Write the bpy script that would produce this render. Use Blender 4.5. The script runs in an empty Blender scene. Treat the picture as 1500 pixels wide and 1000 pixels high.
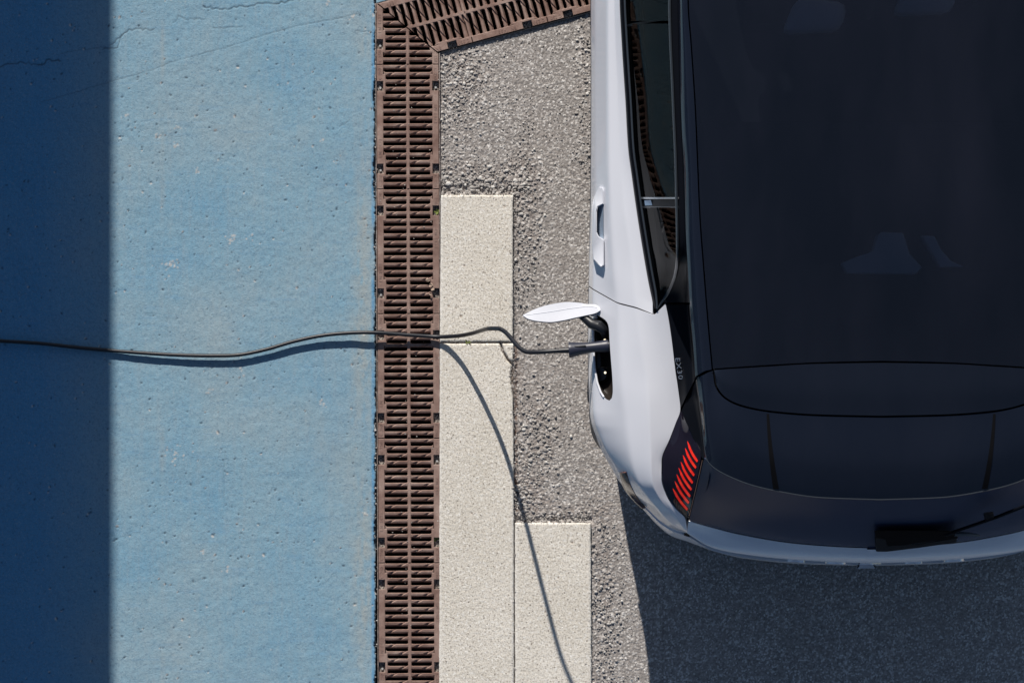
import bpy, bmesh, math, random
import numpy as np
from mathutils import Vector, Matrix

random.seed(7); rng = np.random.default_rng(11)
SC = bpy.context.scene
COL = SC.collection
S = 440.0            # reference units per metre on the ground
H = 25.0             # camera height
R = math.radians

# ------------------------------------------------------------------ camera, sky, sun, exposure
cam_d = bpy.data.cameras.new('camera'); cam = bpy.data.objects.new('camera', cam_d); COL.objects.link(cam)
cam.location = (0, 0, H); cam.rotation_euler = (0, 0, 0)
cam_d.sensor_width = 36; cam_d.sensor_fit = 'HORIZONTAL'; cam_d.lens = H * S * 36 / 1500.0
cam_d.clip_start = 1; cam_d.clip_end = 2000
SC.camera = cam
SUN_EL, SUN_R = 30.0, 0.215                      # elevation, sideways drift of the shadows
sx, sy = -SUN_R, 1.0
l_ = math.hypot(sx, sy); sx /= l_; sy /= l_
az = math.atan2(sx, sy)                         # from +Y, towards +X positive
world = bpy.data.worlds.new('World'); SC.world = world; world.use_nodes = True
wn = world.node_tree.nodes; wl = world.node_tree.links
bg = wn['Background']; bg.inputs['Strength'].default_value = 0.063
sky = wn.new('ShaderNodeTexSky'); sky.sky_type = 'NISHITA'; sky.sun_disc = False
sky.sun_elevation = R(SUN_EL); sky.sun_rotation = az
sky.air_density = 1.0; sky.dust_density = 0.6; sky.ozone_density = 1.35
wl.new(sky.outputs[0], bg.inputs['Color'])
sd = bpy.data.lights.new('sun', 'SUN'); sd.energy = 5.0; sd.angle = R(0.53); sd.color = (1.0, 0.94, 0.86)
sun = bpy.data.objects.new('sun', sd); COL.objects.link(sun)
sdir = Vector((sx * math.cos(R(SUN_EL)), sy * math.cos(R(SUN_EL)), math.sin(R(SUN_EL))))
sun.rotation_euler = sdir.to_track_quat('Z', 'Y').to_euler()
sun.location = (0, 8, 8)
SC.view_settings.view_transform = 'Standard'; SC.view_settings.look = 'None'
SC.view_settings.gamma = 1.0; SC.view_settings.use_curve_mapping = False
SC.view_settings.exposure = 0.30

# ------------------------------------------------------------------ helpers
def W(px, py, z=0.0):
    k = (H - z) / H / S
    return ((px - 750.0) * k, -(py - 500.0) * k, z)
def Wa(a):
    a = np.asarray(a, float); k = (H - a[:, 2]) / H / S
    return np.stack([(a[:, 0] - 750) * k, -(a[:, 1] - 500) * k, a[:, 2]], 1)
def unW(v):
    k = (H - v[..., 2]) / H / S
    return v[..., 0] / k + 750, -v[..., 1] / k + 500
XC = W(1289, 0, 1.4)[0]                        # centre line of the car

def pchip(x, y, xn):
    x = np.asarray(x, float); y = np.asarray(y, float)
    if y.ndim == 1: return pchip(x, y[:, None], xn)[:, 0]
    h = np.diff(x); d = np.diff(y, axis=0) / h[:, None]
    n = len(x); m = np.zeros_like(y)
    if n == 2: m[:] = d[0]
    else:
        for i in range(1, n - 1):
            w1 = 2 * h[i] + h[i - 1]; w2 = h[i] + 2 * h[i - 1]
            a, b = d[i - 1], d[i]
            ok = (a * b) > 0
            aa = np.where(ok, a, 1); bb = np.where(ok, b, 1)
            m[i] = np.where(ok, (w1 + w2) / (w1 / aa + w2 / bb), 0)
        m[0] = d[0]; m[-1] = d[-1]
    xn = np.clip(np.asarray(xn, float), x[0], x[-1])
    i = np.clip(np.searchsorted(x, xn) - 1, 0, n - 2)
    t = (xn - x[i]) / h[i]; t = t[:, None]; hh = h[i][:, None]
    return ((2*t**3 - 3*t**2 + 1) * y[i] + (t**3 - 2*t**2 + t) * hh * m[i]
            + (-2*t**3 + 3*t**2) * y[i + 1] + (t**3 - t**2) * hh * m[i + 1])
def F(tab):
    xs = [t[0] for t in tab]; ys = [t[1] for t in tab]
    return lambda q: pchip(xs, ys, np.atleast_1d(np.asarray(q, float)))
def resample(pts, n, par=None):
    p = np.asarray(pts, float)
    if par is None:
        sc = np.array([1 / S, 1 / S, 1])
        d = np.r_[0, np.cumsum(np.maximum(np.linalg.norm(np.diff(p * sc, axis=0), axis=1), 1e-6))]
        d /= d[-1]
    else: d = np.asarray(par, float)
    return pchip(d, p, np.linspace(0, 1, n))

def new_mesh(name, verts, faces, smooth=True, sharp=40):
    me = bpy.data.meshes.new(name)
    me.from_pydata([tuple(v) for v in verts], [], [tuple(f) for f in faces]); me.update()
    if smooth:
        me.polygons.foreach_set('use_smooth', [True] * len(me.polygons))
        me.set_sharp_from_angle(angle=R(sharp))
    return me
def link(name, me, mat=None, parent=None, loc=None):
    o = bpy.data.objects.new(name, me); COL.objects.link(o)
    if mat is not None and me is not None:
        if len(me.materials) == 0: me.materials.append(mat)
    if parent is not None: o.parent = parent
    if loc is not None: o.location = loc
    return o
def empty(name, loc=(0, 0, 0), rz=0):
    o = bpy.data.objects.new(name, None); COL.objects.link(o); o.location = loc; o.rotation_euler = (0, 0, rz)
    o.empty_display_size = 0.1
    return o
def tag(o, label=None, cat=None, group=None, kind=None):
    if label: o['label'] = label
    if cat: o['category'] = cat
    if group: o['group'] = group
    if kind: o['kind'] = kind
    return o
def fromw(o_world, parent):                     # parent sits at parent.location, keep world coordinates of the mesh
    o_world.parent = parent; o_world.location = -Vector(parent.location)

class MB:                                       # simple mesh collector, world coordinates
    def __init__(s): s.v = []; s.f = []
    def add(s, v, f):
        b = len(s.v); s.v += [tuple(x) for x in v]; s.f += [tuple(i + b for i in q) for q in f]
    def box(s, x0, x1, y0, y1, z0, z1):
        s.add([(x0,y0,z0),(x1,y0,z0),(x1,y1,z0),(x0,y1,z0),(x0,y0,z1),(x1,y0,z1),(x1,y1,z1),(x0,y1,z1)],
              [(3,2,1,0),(4,5,6,7),(0,1,5,4),(1,2,6,5),(2,3,7,6),(3,0,4,7)])
    def tube(s, pts, rad, n=12, cap=True):
        pts = [Vector(p) for p in pts]; m = len(pts)
        rad = [rad] * m if not hasattr(rad, '__len__') else rad
        up = Vector((0, 0, 1)); vs = []; prev = None
        for i, p in enumerate(pts):
            t = (pts[min(i + 1, m - 1)] - pts[max(i - 1, 0)]).normalized()
            if prev is None:
                a = t.cross(up)
                if a.length < 1e-3: a = t.cross(Vector((1, 0, 0)))
                a.normalize()
            else:
                a = (prev - t * prev.dot(t)).normalized()
            prev = a; b = a.cross(t)
            for k in range(n):
                an = 2 * math.pi * k / n
                vs.append(p + (a * math.cos(an) + b * math.sin(an)) * rad[i])
        fs = [(i*n + k, i*n + (k+1) % n, (i+1)*n + (k+1) % n, (i+1)*n + k) for i in range(m - 1) for k in range(n)]
        if cap: fs += [tuple(range(n))[::-1], tuple((m-1)*n + k for k in range(n))]
        s.add(vs, fs)
    def prism(s, poly, z0, z1, zt=None):        # poly of world xy
        n = len(poly); zb = [z0] * n if not hasattr(z0, '__len__') else z0; za = [z1] * n if not hasattr(z1, '__len__') else z1
        s.add([(p[0], p[1], zb[i]) for i, p in enumerate(poly)] + [(p[0], p[1], za[i]) for i, p in enumerate(poly)],
              [tuple(range(n))[::-1], tuple(range(n, 2 * n))] + [(i, (i+1) % n, n + (i+1) % n, n + i) for i in range(n)])
    def build(s, name, mat, parent=None, smooth=False, sharp=35, bevel=0, seg=2):
        me = new_mesh(name, s.v, s.f, smooth or bevel > 0, sharp)
        bm = bmesh.new(); bm.from_mesh(me); bmesh.ops.recalc_face_normals(bm, faces=bm.faces)
        if bevel:
            es = [e for e in bm.edges if len(e.link_faces) == 2 and e.calc_face_angle(0) > R(25)]
            bmesh.ops.bevel(bm, geom=es, offset=bevel, segments=seg, affect='EDGES', profile=0.5, clamp_overlap=True)
        bm.to_mesh(me); bm.free()
        if smooth or bevel:
            me.polygons.foreach_set('use_smooth', [True] * len(me.polygons)); me.set_sharp_from_angle(angle=R(50 if bevel else sharp))
        o = link(name, me, mat)
        if parent is not None: fromw(o, parent)
        return o

# ------------------------------------------------------------------ materials
def mat(name, color=(.5, .5, .5), rough=.5, metal=0, spec=.5, coat=0, coat_rough=.03, emis=None, es=0, ior=1.5):
    m = bpy.data.materials.new(name); m.use_nodes = True
    b = m.node_tree.nodes['Principled BSDF']
    b.inputs['Base Color'].default_value = (*color, 1); b.inputs['Roughness'].default_value = rough
    b.inputs['Metallic'].default_value = metal; b.inputs['Specular IOR Level'].default_value = spec
    b.inputs['Coat Weight'].default_value = coat; b.inputs['Coat Roughness'].default_value = coat_rough
    b.inputs['IOR'].default_value = ior
    if emis: b.inputs['Emission Color'].default_value = (*emis, 1); b.inputs['Emission Strength'].default_value = es
    return m
class N:
    def __init__(s, m): s.m = m; s.t = m.node_tree; s.b = s.t.nodes['Principled BSDF']; s.co = s.t.nodes.new('ShaderNodeTexCoord').outputs['Object']
    def l(s, a, b): s.t.links.new(a, b)
    def mapv(s, scale=(1, 1, 1), rot=(0, 0, 0)):
        n = s.t.nodes.new('ShaderNodeMapping'); n.inputs['Scale'].default_value = scale; n.inputs['Rotation'].default_value = rot
        s.l(s.co, n.inputs['Vector']); return n.outputs[0]
    def noise(s, scale, detail=4, rough=.55, vec=None, dist=0):
        n = s.t.nodes.new('ShaderNodeTexNoise'); n.inputs['Scale'].default_value = scale; n.inputs['Detail'].default_value = detail
        n.inputs['Roughness'].default_value = rough; n.inputs['Distortion'].default_value = dist; s.l(vec or s.co, n.inputs['Vector']); return n.outputs['Fac']
    def vor(s, scale, feat='F1', out='Distance', vec=None):
        n = s.t.nodes.new('ShaderNodeTexVoronoi'); n.feature = feat; n.inputs['Scale'].default_value = scale; s.l(vec or s.co, n.inputs['Vector']); return n.outputs[out]
    def attr(s, name):
        n = s.t.nodes.new('ShaderNodeAttribute'); n.attribute_name = name; return n.outputs['Fac']
    def ramp(s, fac, stops):
        n = s.t.nodes.new('ShaderNodeValToRGB'); e = n.color_ramp.elements
        while len(e) < len(stops): e.new(.5)
        for i, (p, c) in enumerate(stops):
            e[i].position = p; e[i].color = (*c, 1) if hasattr(c, '__len__') else (c, c, c, 1)
        s.l(fac, n.inputs[0]); return n.outputs[0]
    def mix(s, fac, a, b, mode='MIX'):
        n = s.t.nodes.new('ShaderNodeMix'); n.data_type = 'RGBA'; n.blend_type = mode
        for v, i in ((fac, 0), (a, 6), (b, 7)):
            if isinstance(v, (int, float)): n.inputs[i].default_value = v if i == 0 else (v, v, v, 1)
            elif isinstance(v, tuple): n.inputs[i].default_value = (*v, 1)
            else: s.l(v, n.inputs[i])
        return n.outputs[2]
    def math(s, op, a, b=0.0):
        n = s.t.nodes.new('ShaderNodeMath'); n.operation = op
        for v, i in ((a, 0), (b, 1)):
            if isinstance(v, (int, float)): n.inputs[i].default_value = v
            else: s.l(v, n.inputs[i])
        return n.outputs[0]
    def bump(s, h, strength=.5, dist=.002, prev=None):
        n = s.t.nodes.new('ShaderNodeBump'); n.inputs['Strength'].default_value = strength; n.inputs['Distance'].default_value = dist
        s.l(h, n.inputs['Height'])
        if prev is not None: s.l(prev, n.inputs['Normal'])
        s.l(n.outputs[0], s.b.inputs['Normal']); return n.outputs[0]
    def color(s, c): s.l(c, s.b.inputs['Base Color'])
    def sep(s):
        n = s.t.nodes.new('ShaderNodeSeparateXYZ'); s.l(s.co, n.inputs[0]); return n.outputs

# blue painted concrete
M_blue = mat('blue_painted_concrete', rough=.8, spec=.25); n = N(M_blue)
base = n.ramp(n.noise(2.4, 6, .62), [(.30, (.140, .292, .415)), (.50, (.190, .322, .410)), (.72, (.250, .342, .392))])
brush = n.noise(9, 5, .6, n.mapv((6, .6, 1), (0, 0, R(-12))))
base = n.mix(n.ramp(brush, [(.45, 0.0), (.75, .30)]), base, (.275, .325, .355))
brush2 = n.noise(14, 4, .6, n.mapv((.5, 4, 1), (0, 0, R(28))))
base = n.mix(n.ramp(brush2, [(.55, 0.0), (.8, .35)]), base, (.085, .235, .42))
base = n.mix(n.ramp(n.attr('pale'), [(0, 0.0), (1, .75)]), base, (.31, .335, .325))
base = n.mix(n.ramp(n.attr('deep'), [(0, 0.0), (1, .8)]), base, (.036, .25, .50))  # saturated blue: shadow tone painted in at the left, plus the rim strip
base = n.mix(n.ramp(n.noise(150, 3, .75), [(.34, .5), (.50, 0.0)]), base, (.08, .15, .23))
base = n.mix(n.ramp(n.noise(170, 3, .75, n.mapv((1, 1, 1), (0, 0, 1.0))), [(.54, 0.0), (.70, .4)]), base, (.36, .42, .45))
base = n.mix(n.attr('chip'), base, (.50, .46, .42))
base = n.mix(n.attr('dark'), base, (.03, .035, .045))
n.color(base)
b1 = n.bump(n.noise(260, 3, .75), .5, .0028); n.bump(n.noise(60, 4, .6), .2, .003, b1)

# asphalt
M_asph = mat('worn_asphalt', rough=.85, spec=.3); n = N(M_asph)
g = n.ramp(n.attr('cell'), [(0, (.23, .212, .200)), (.45, (.315, .293, .278)), (.8, (.39, .368, .35)), (.93, (.55, .53, .51)), (1, (.74, .72, .70))])
g = n.mix(n.ramp(n.noise(190, 3, .75), [(.36, .5), (.5, 0.0)]), g, (.13, .118, .11))
vc = n.t.nodes.new('ShaderNodeTexVoronoi'); vc.inputs['Scale'].default_value = 200; n.l(n.co, vc.inputs['Vector']); sp_ = n.t.nodes.new('ShaderNodeSeparateColor'); n.l(vc.outputs['Color'], sp_.inputs[0])
g = n.mix(n.ramp(sp_.outputs[0], [(.0, .75), (.35, 0.0)]), g, (.14, .128, .122))
g = n.mix(n.ramp(sp_.outputs[1], [(.80, 0.0), (.93, .85)]), g, (.60, .58, .56))
g = n.mix(n.ramp(n.noise(4, 4, .6), [(.35, .0), (.7, .35)]), g, (.29, .255, .235))
g = n.mix(n.attr('soil'), g, (.12, .07, .05))
n.color(g)
b1 = n.bump(n.noise(260, 4, .75), .7, .003)
# stone
M_stone = mat('loose_stone', rough=.9, spec=.2); n = N(M_stone)
oi = n.t.nodes.new('ShaderNodeAttribute'); oi.attribute_name = 'cell'
n.color(n.mix(n.ramp(n.noise(300, 3, .6), [(.4, 0.0), (.7, .4)]), n.ramp(oi.outputs['Fac'], [(0, (.24, .222, .21)), (.6, (.34, .318, .30)), (1, (.62, .60, .57))]), (.3, .28, .26)))

# kerb slabs
M_slab = mat('pale_cast_stone', rough=.85, spec=.25); n = N(M_slab)
g = n.ramp(n.noise(3.5, 5, .6), [(.35, (.61, .572, .505)), (.7, (.70, .663, .60))])
g = n.mix(n.ramp(n.noise(165, 3, .85), [(.40, .85), (.48, 0.0)]), g, (.27, .23, .19))
g = n.mix(n.ramp(n.noise(130, 3, .75, n.mapv((1, 1, 1), (0, 0, .8))), [(.54, 0.0), (.62, .7)]), g, (.80, .79, .76))
g = n.mix(n.ramp(n.vor(48), [(.09, .8), (.15, 0.0)]), g, (.12, .095, .075))
g = n.mix(n.ramp(n.attr('pale'), [(0, 0.0), (1, .55)]), g, (.74, .73, .70))
g = n.mix(n.attr('dark'), g, (.16, .11, .08))
n.color(g)
b1 = n.bump(n.noise(220, 4, .8), .75, .0028); n.bump(n.ramp(n.vor(95), [(.04, 0.0), (.14, 1.0)]), .5, .0015, b1)
# cast iron
M_iron = mat('rusty_cast_iron', rough=.55, metal=.0, spec=.45); n = N(M_iron); n.co = n.t.nodes.new('ShaderNodeNewGeometry').outputs['Position']
g = n.ramp(n.noise(14, 6, .65), [(.32, (.155, .090, .070)), (.5, (.258, .170, .140)), (.68, (.36, .268, .228))])
g = n.mix(n.ramp(n.noise(160, 4, .7), [(.4, .35), (.65, 0.0)]), g, (.14, .085, .072))
n.color(g); n.bump(n.noise(600, 4, .7), .45, .0012)
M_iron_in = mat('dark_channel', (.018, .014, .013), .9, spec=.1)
M_edge = mat('channel_edge_steel', (.34, .27, .24), .5, metal=.3); n = N(M_edge)
n.color(n.ramp(n.noise(60, 5, .7), [(.35, (.13, .085, .07)), (.6, (.38, .32, .29))]))
M_bolt = mat('zinc_bolt', (.75, .74, .70), .35, metal=.6)
M_pocket = mat('grit_in_pocket', (.16, .13, .115), .9); n = N(M_pocket); n.color(n.ramp(n.noise(160, 3, .8), [(.42, (.05, .04, .035)), (.6, (.42, .38, .34))])); n.bump(n.noise(200, 3, .7), .8, .004)
M_dirt = mat('dark_dirt', (.05, .042, .036), .95, spec=.1)
# car
def paint(name, c, rough, flake=.0, coat=1.0):
    m = mat(name, c, rough, 0, .5, coat, .02); n = N(m)
    n.color(n.mix(n.ramp(n.noise(900, 2, .5), [(.3, 0.0), (.7, .06)]), c, tuple(x * .85 for x in c)))
    return m
M_white = paint('pearl_white_paint', (.655, .67, .725), .38, coat=.6)
M_roof = mat('black_glass_roof', (.006, .0085, .015), .06, spec=.5, coat=0)
M_rail = mat('black_gloss_paint', (.006, .009, .017), .08, spec=.42)
M_black = mat('satin_black_trim', (.005, .006, .009), .3, spec=.04)
M_gap = mat('panel_gap', (.003, .003, .004), .8, spec=.1)
M_plastic = mat('dark_grey_cladding', (.035, .04, .052), .5, spec=.4); n = N(M_plastic); n.bump(n.noise(1500, 2, .6), .25, .0005)
M_frame = mat('grey_window_moulding', (.028, .034, .042), .25, spec=.6)
M_chrome = mat('brushed_silver', (.62, .64, .68), .25, metal=.85)
M_rubber = mat('black_rubber', (.012, .013, .017), .42, spec=.45)
M_cable = mat('cable_rubber', (.012, .013, .018), .42, spec=.38)
M_seat = mat('grey_seat_fabric', (.55, .58, .64), .8)
M_cabin = mat('dark_cabin_trim', (.004, .0045, .006), 1.0, spec=.0)
M_red = mat('lit_red_tail_light', (.5, .012, .008), .3, emis=(1.0, .028, .010), es=.32)
n = N(M_red); e_ = n.ramp(n.noise(75, 2, .5), [(.3, (.75, .012, .008)), (.6, (1.0, .05, .018)), (.75, (1.0, .12, .04))]); n.l(e_, n.b.inputs['Emission Color'])
M_lamp = mat('dark_lamp_lens', (.010, .0075, .014), .08, spec=.6)
M_amber = mat('amber_lamp_lens', (.10, .042, .02), .25, spec=.6)
M_amber2 = mat('amber_reflector_bars', (.22, .085, .035), .3, spec=.6)
M_refl = mat('brown_reflector', (.075, .032, .026), .2, spec=.6); n = N(M_refl)
n.color(n.ramp(n.noise(70, 4, .6), [(.4, (.045, .02, .018)), (.65, (.16, .085, .07))]))
M_led = mat('port_lamp', (.9, .85, .7), .2, emis=(1, .86, .6), es=1.2)
M_leaf = mat('weed_leaf', (.16, .19, .045), .7)
M_wall = mat('rendered_wall', (.33, .36, .40), .85); n = N(M_wall); n.color(n.ramp(n.noise(3, 6, .6), [(.3, (.12, .25, .42)), (.7, (.17, .31, .46))])); n.bump(n.noise(90, 4), .4, .003)
M_far = mat('disc_brake_metal', (.35, .35, .36), .35, metal=.9)
def tinted(name, tint, rough=.02, ior=1.5, gc=1.0):
    m = bpy.data.materials.new(name); m.use_nodes = True; t = m.node_tree; t.nodes.clear()
    o = t.nodes.new('ShaderNodeOutputMaterial'); mx = t.nodes.new('ShaderNodeMixShader')
    tr = t.nodes.new('ShaderNodeBsdfTransparent'); gl = t.nodes.new('ShaderNodeBsdfGlossy'); fr = t.nodes.new('ShaderNodeFresnel')
    fr.inputs['IOR'].default_value = ior; tr.inputs['Color'].default_value = (*tint, 1); gl.inputs['Roughness'].default_value = rough
    gl.inputs['Color'].default_value = (gc, gc, gc, 1)
    t.links.new(fr.outputs[0], mx.inputs[0]); t.links.new(tr.outputs[0], mx.inputs[1]); t.links.new(gl.outputs[0], mx.inputs[2]); t.links.new(mx.outputs[0], o.inputs['Surface'])
    return m
M_glass = tinted('tinted_window_glass', (.20, .23, .26), gc=.24)
def add_film(m, c0, c1, f0, f1, scale=(1.2, .35, 1)):
    t = m.node_tree; out = [n_ for n_ in t.nodes if n_.type == 'OUTPUT_MATERIAL'][0]; src = out.inputs['Surface'].links[0].from_socket
    co = t.nodes.new('ShaderNodeNewGeometry'); mp = t.nodes.new('ShaderNodeMapping'); mp.inputs['Scale'].default_value = scale; mp.inputs['Rotation'].default_value = (0, 0, R(-14)); t.links.new(co.outputs['Position'], mp.inputs[0])
    no = t.nodes.new('ShaderNodeTexNoise'); no.inputs['Scale'].default_value = 3.2; no.inputs['Detail'].default_value = 7; no.inputs['Roughness'].default_value = .62; t.links.new(mp.outputs[0], no.inputs[0])
    rp = t.nodes.new('ShaderNodeValToRGB'); rp.color_ramp.elements[0].position = .38; rp.color_ramp.elements[0].color = (f0, f0, f0, 1); rp.color_ramp.elements[1].position = .72; rp.color_ramp.elements[1].color = (f1, f1, f1, 1); t.links.new(no.outputs['Fac'], rp.inputs[0])
    di = t.nodes.new('ShaderNodeBsdfDiffuse'); di.inputs['Color'].default_value = (*c0, 1); mx = t.nodes.new('ShaderNodeMixShader')
    t.links.new(rp.outputs[0], mx.inputs[0]); t.links.new(src, mx.inputs[1]); t.links.new(di.outputs[0], mx.inputs[2]); t.links.new(mx.outputs[0], out.inputs['Surface'])
M_sunroof = tinted('dark_tinted_roof_glass', (.44, .48, .54), .03, 1.80)
add_film(M_sunroof, (.085, .085, .13), None, .026, .075)
add_film(M_rail, (.075, .078, .115), None, .02, .06)
add_film(M_roof, (.075, .078, .115), None, .02, .06)

# ------------------------------------------------------------------ height fields for the ground
def vnoise(X, Y, scale, seed, octaves=1):
    out = np.zeros_like(X); amp = 1.0; tot = 0
    for o in range(octaves):
        r = np.random.default_rng(seed + o * 17); G = r.random((256, 256))
        x = X * scale; y = Y * scale
        xi = np.floor(x).astype(int); yi = np.floor(y).astype(int); fx = x - xi; fy = y - yi
        fx = fx * fx * (3 - 2 * fx); fy = fy * fy * (3 - 2 * fy)
        g = lambda a, b: G[(a) % 256, (b) % 256]
        v = (g(xi, yi) * (1 - fx) + g(xi + 1, yi) * fx) * (1 - fy) + (g(xi, yi + 1) * (1 - fx) + g(xi + 1, yi + 1) * fx) * fy
        out += v * amp; tot += amp; amp *= .5; scale *= 2.03
    return out / tot
def worley(X, Y, cs, seed):
    r = np.random.default_rng(seed); n = 512
    jx = r.random((n, n)); jy = r.random((n, n)); val = r.random((n, n))
    x = X / cs; y = Y / cs; xi = np.floor(x).astype(int); yi = np.floor(y).astype(int)
    f1 = np.full(X.shape, 9.0); f2 = np.full(X.shape, 9.0); v = np.zeros_like(X)
    for a in (-1, 0, 1):
        for b in (-1, 0, 1):
            cx = xi + a; cy = yi + b
            d = np.hypot(cx + jx[cx % n, cy % n] - x, cy + jy[cx % n, cy % n] - y)
            c = d < f1; f2 = np.where(c, f1, np.minimum(f2, d)); v = np.where(c, val[cx % n, cy % n], v); f1 = np.where(c, d, f1)
    return f1, f2, v
def grid_mesh(name, xs, ys, Z, keep, attrs, smooth):
    nx, ny = len(xs), len(ys)
    X, Y = np.meshgrid(xs, ys, indexing='ij')
    co = np.stack([X, Y, Z], -1).reshape(-1, 3)
    idx = np.arange(nx * ny).reshape(nx, ny)
    q = np.stack([idx[:-1, :-1], idx[1:, :-1], idx[1:, 1:], idx[:-1, 1:]], -1).reshape(-1, 4)
    if keep is not None:
        k = (keep[:-1, :-1] & keep[1:, :-1] & keep[1:, 1:] & keep[:-1, 1:]).reshape(-1); q = q[k]
        used = np.zeros(nx * ny, bool); used[q.reshape(-1)] = True
        remap = np.cumsum(used) - 1; co = co[used]; q = remap[q]
        attrs = {a: v.reshape(-1)[used] for a, v in attrs.items()}
    else: attrs = {a: v.reshape(-1) for a, v in attrs.items()}
    me = bpy.data.meshes.new(name); me.vertices.add(len(co)); me.vertices.foreach_set('co', co.astype(np.float32).reshape(-1))
    me.loops.add(len(q) * 4); me.loops.foreach_set('vertex_index', q.reshape(-1).astype(np.int32))
    me.polygons.add(len(q)); me.polygons.foreach_set('loop_start', np.arange(0, len(q) * 4, 4, dtype=np.int32))
    me.update(calc_edges=True)
    for a, v in attrs.items():
        at = me.attributes.new(a, 'FLOAT', 'POINT'); at.data.foreach_set('value', v.astype(np.float32))
    if smooth: me.polygons.foreach_set('use_smooth', [True] * len(q))
    return me
def gx(px): return (px - 750.0) / S
def gy(py): return -(py - 500.0) / S
def seg_dist(PX, PY, pts):
    d = np.full(PX.shape, 1e9)
    for (x0, y0), (x1, y1) in zip(pts[:-1], pts[1:]):
        dx, dy = x1 - x0, y1 - y0; t = np.clip(((PX - x0) * dx + (PY - y0) * dy) / (dx * dx + dy * dy), 0, 1)
        d = np.minimum(d, np.hypot(PX - x0 - t * dx, PY - y0 - t * dy))
    return d
def crack_path(pts, seed, amp=2.2, step=4):
    r = random.Random(seed); out = []
    for (x0, y0), (x1, y1) in zip(pts[:-1], pts[1:]):
        n = max(1, int(math.hypot(x1 - x0, y1 - y0) / step))
        for i in range(n):
            t = i / n; out.append((x0 + (x1 - x0) * t + r.uniform(-amp, amp) * .5, y0 + (y1 - y0) * t + r.uniform(-amp, amp)))
    out.append(pts[-1]); return out

# --- deep base sheet under everything (bottom of the channel and far ground)
mb = MB(); mb.box(-300, 300, -300, 300, -.42, -.40)
tag(mb.build('ground', M_dirt), kind='structure')

# --- blue concrete
xs = np.arange(gx(-16), gx(551.0), 1.3 / S); ys = np.arange(gy(1012), gy(-14), 1.35 / S)
X, Y = np.meshgrid(xs, ys, indexing='ij'); PX = X * S + 750; PY = 500 - Y * S
Z = .004 + .0035 * (vnoise(X, Y, 6, 1, 3) - .5) + .0016 * (vnoise(X, Y, 60, 5, 3) - .5)
f1, f2, v = worley(X, Y, .0045, 21); Z += .0007 * (f2 - f1) * (v > .35)
dark = np.zeros_like(X); chip = np.zeros_like(X)
def crack(pts, w, depth, seed, amp=2.0):
    global Z, dark
    d = seg_dist(PX, PY, crack_path(pts, seed, amp)); k = np.clip(1 - d / w, 0, 1)
    Z = Z - depth * .6 * k; dark = np.maximum(dark, .75 * np.clip(k * 1.1, 0, 1) * min(1, depth / .003) * np.clip(.25 + 1.1 * vnoise(X, Y, 18, 99 + seed, 2), 0, 1))
crack([(150, 71), (205, 62), (262, 52), (300, 11), (325, 15), (368, 8), (420, 3), (455, -4)][3:], 1.5, .0035, 3)
crack([(160, 66), (176, 55), (190, 44), (226, 43)], 1.4, .003, 5)
crack([(150, 72), (172, 70), (178, 52)], 1.3, .0025, 6, 1.2)
crack([(0, 97), (30, 92), (62, 95), (72, 87), (88, 90)], 1.6, .0035, 8)
crack([(88, 79), (130, 72), (165, 69)], 1.2, .0018, 9, 1)
crack([(60, 150), (112, 135), (165, 119), (210, 107), (262, 88), (330, 70), (400, 48), (450, 35), (500, 27), (525, 20)], 1.1, .0016, 12, .8)
crack([(255, 33), (262, 24), (275, 29), (300, 29)], 1.1, .0022, 14)
crack([(312, 42), (355, 40)], 1.1, .002, 15, .8)
crack([(520, 45), (543, 47)], 1.0, .0016, 16)
crack([(497, 185), (505, 182), (512, 176)], 1.0, .0015, 17)
crack([(545, 455), (549, 470)], 1.2, .002, 18)
crack([(330, 660), (328, 690), (328, 735)], .9, .0010, 19, .4)
r = random.Random(4)
def spot(x, y, rad):
    i0 = max(0, int((gx(x - rad - 3) - xs[0]) / (xs[1] - xs[0]))); i1 = int((gx(x + rad + 3) - xs[0]) / (xs[1] - xs[0])) + 1
    j0 = max(0, int((gy(y + rad + 3) - ys[0]) / (ys[1] - ys[0]))); j1 = int((gy(y - rad - 3) - ys[0]) / (ys[1] - ys[0])) + 1
    return slice(i0, i1), slice(j0, j1)
for i in range(700):                       # open air holes
    x, y = r.uniform(-10, 546), r.uniform(-10, 1008); rad = r.choice([.8, .9, .95, 1.0, 1.15, 1.5]) * r.uniform(.85, 1.1)
    if r.random() < .22: x, y = r.gauss(280, 100), r.gauss(300, 160) if r.random() < .6 else r.gauss(660, 110)
    s = spot(x, y, rad)
    if Z[s].size == 0: continue
    an = r.uniform(0, 3.14); ca, sa = math.cos(an), math.sin(an); el = r.uniform(1, 2.0)
    dx = (PX[s] - x) * ca + (PY[s] - y) * sa; dy = -(PX[s] - x) * sa + (PY[s] - y) * ca
    k = np.clip(1.25 - np.hypot(dx / el, dy) / rad, 0, 1)
    Z[s] -= .003 * k; dark[s] = np.maximum(dark[s], k * .7)
    if r.random() < .3:
        k2 = np.clip(1.3 - np.hypot(dx / el, dy - 1.6) / rad, 0, 1); chip[s] = np.maximum(chip[s], k2 * .9); dark[s] *= (1 - k2 * .7)
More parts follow.
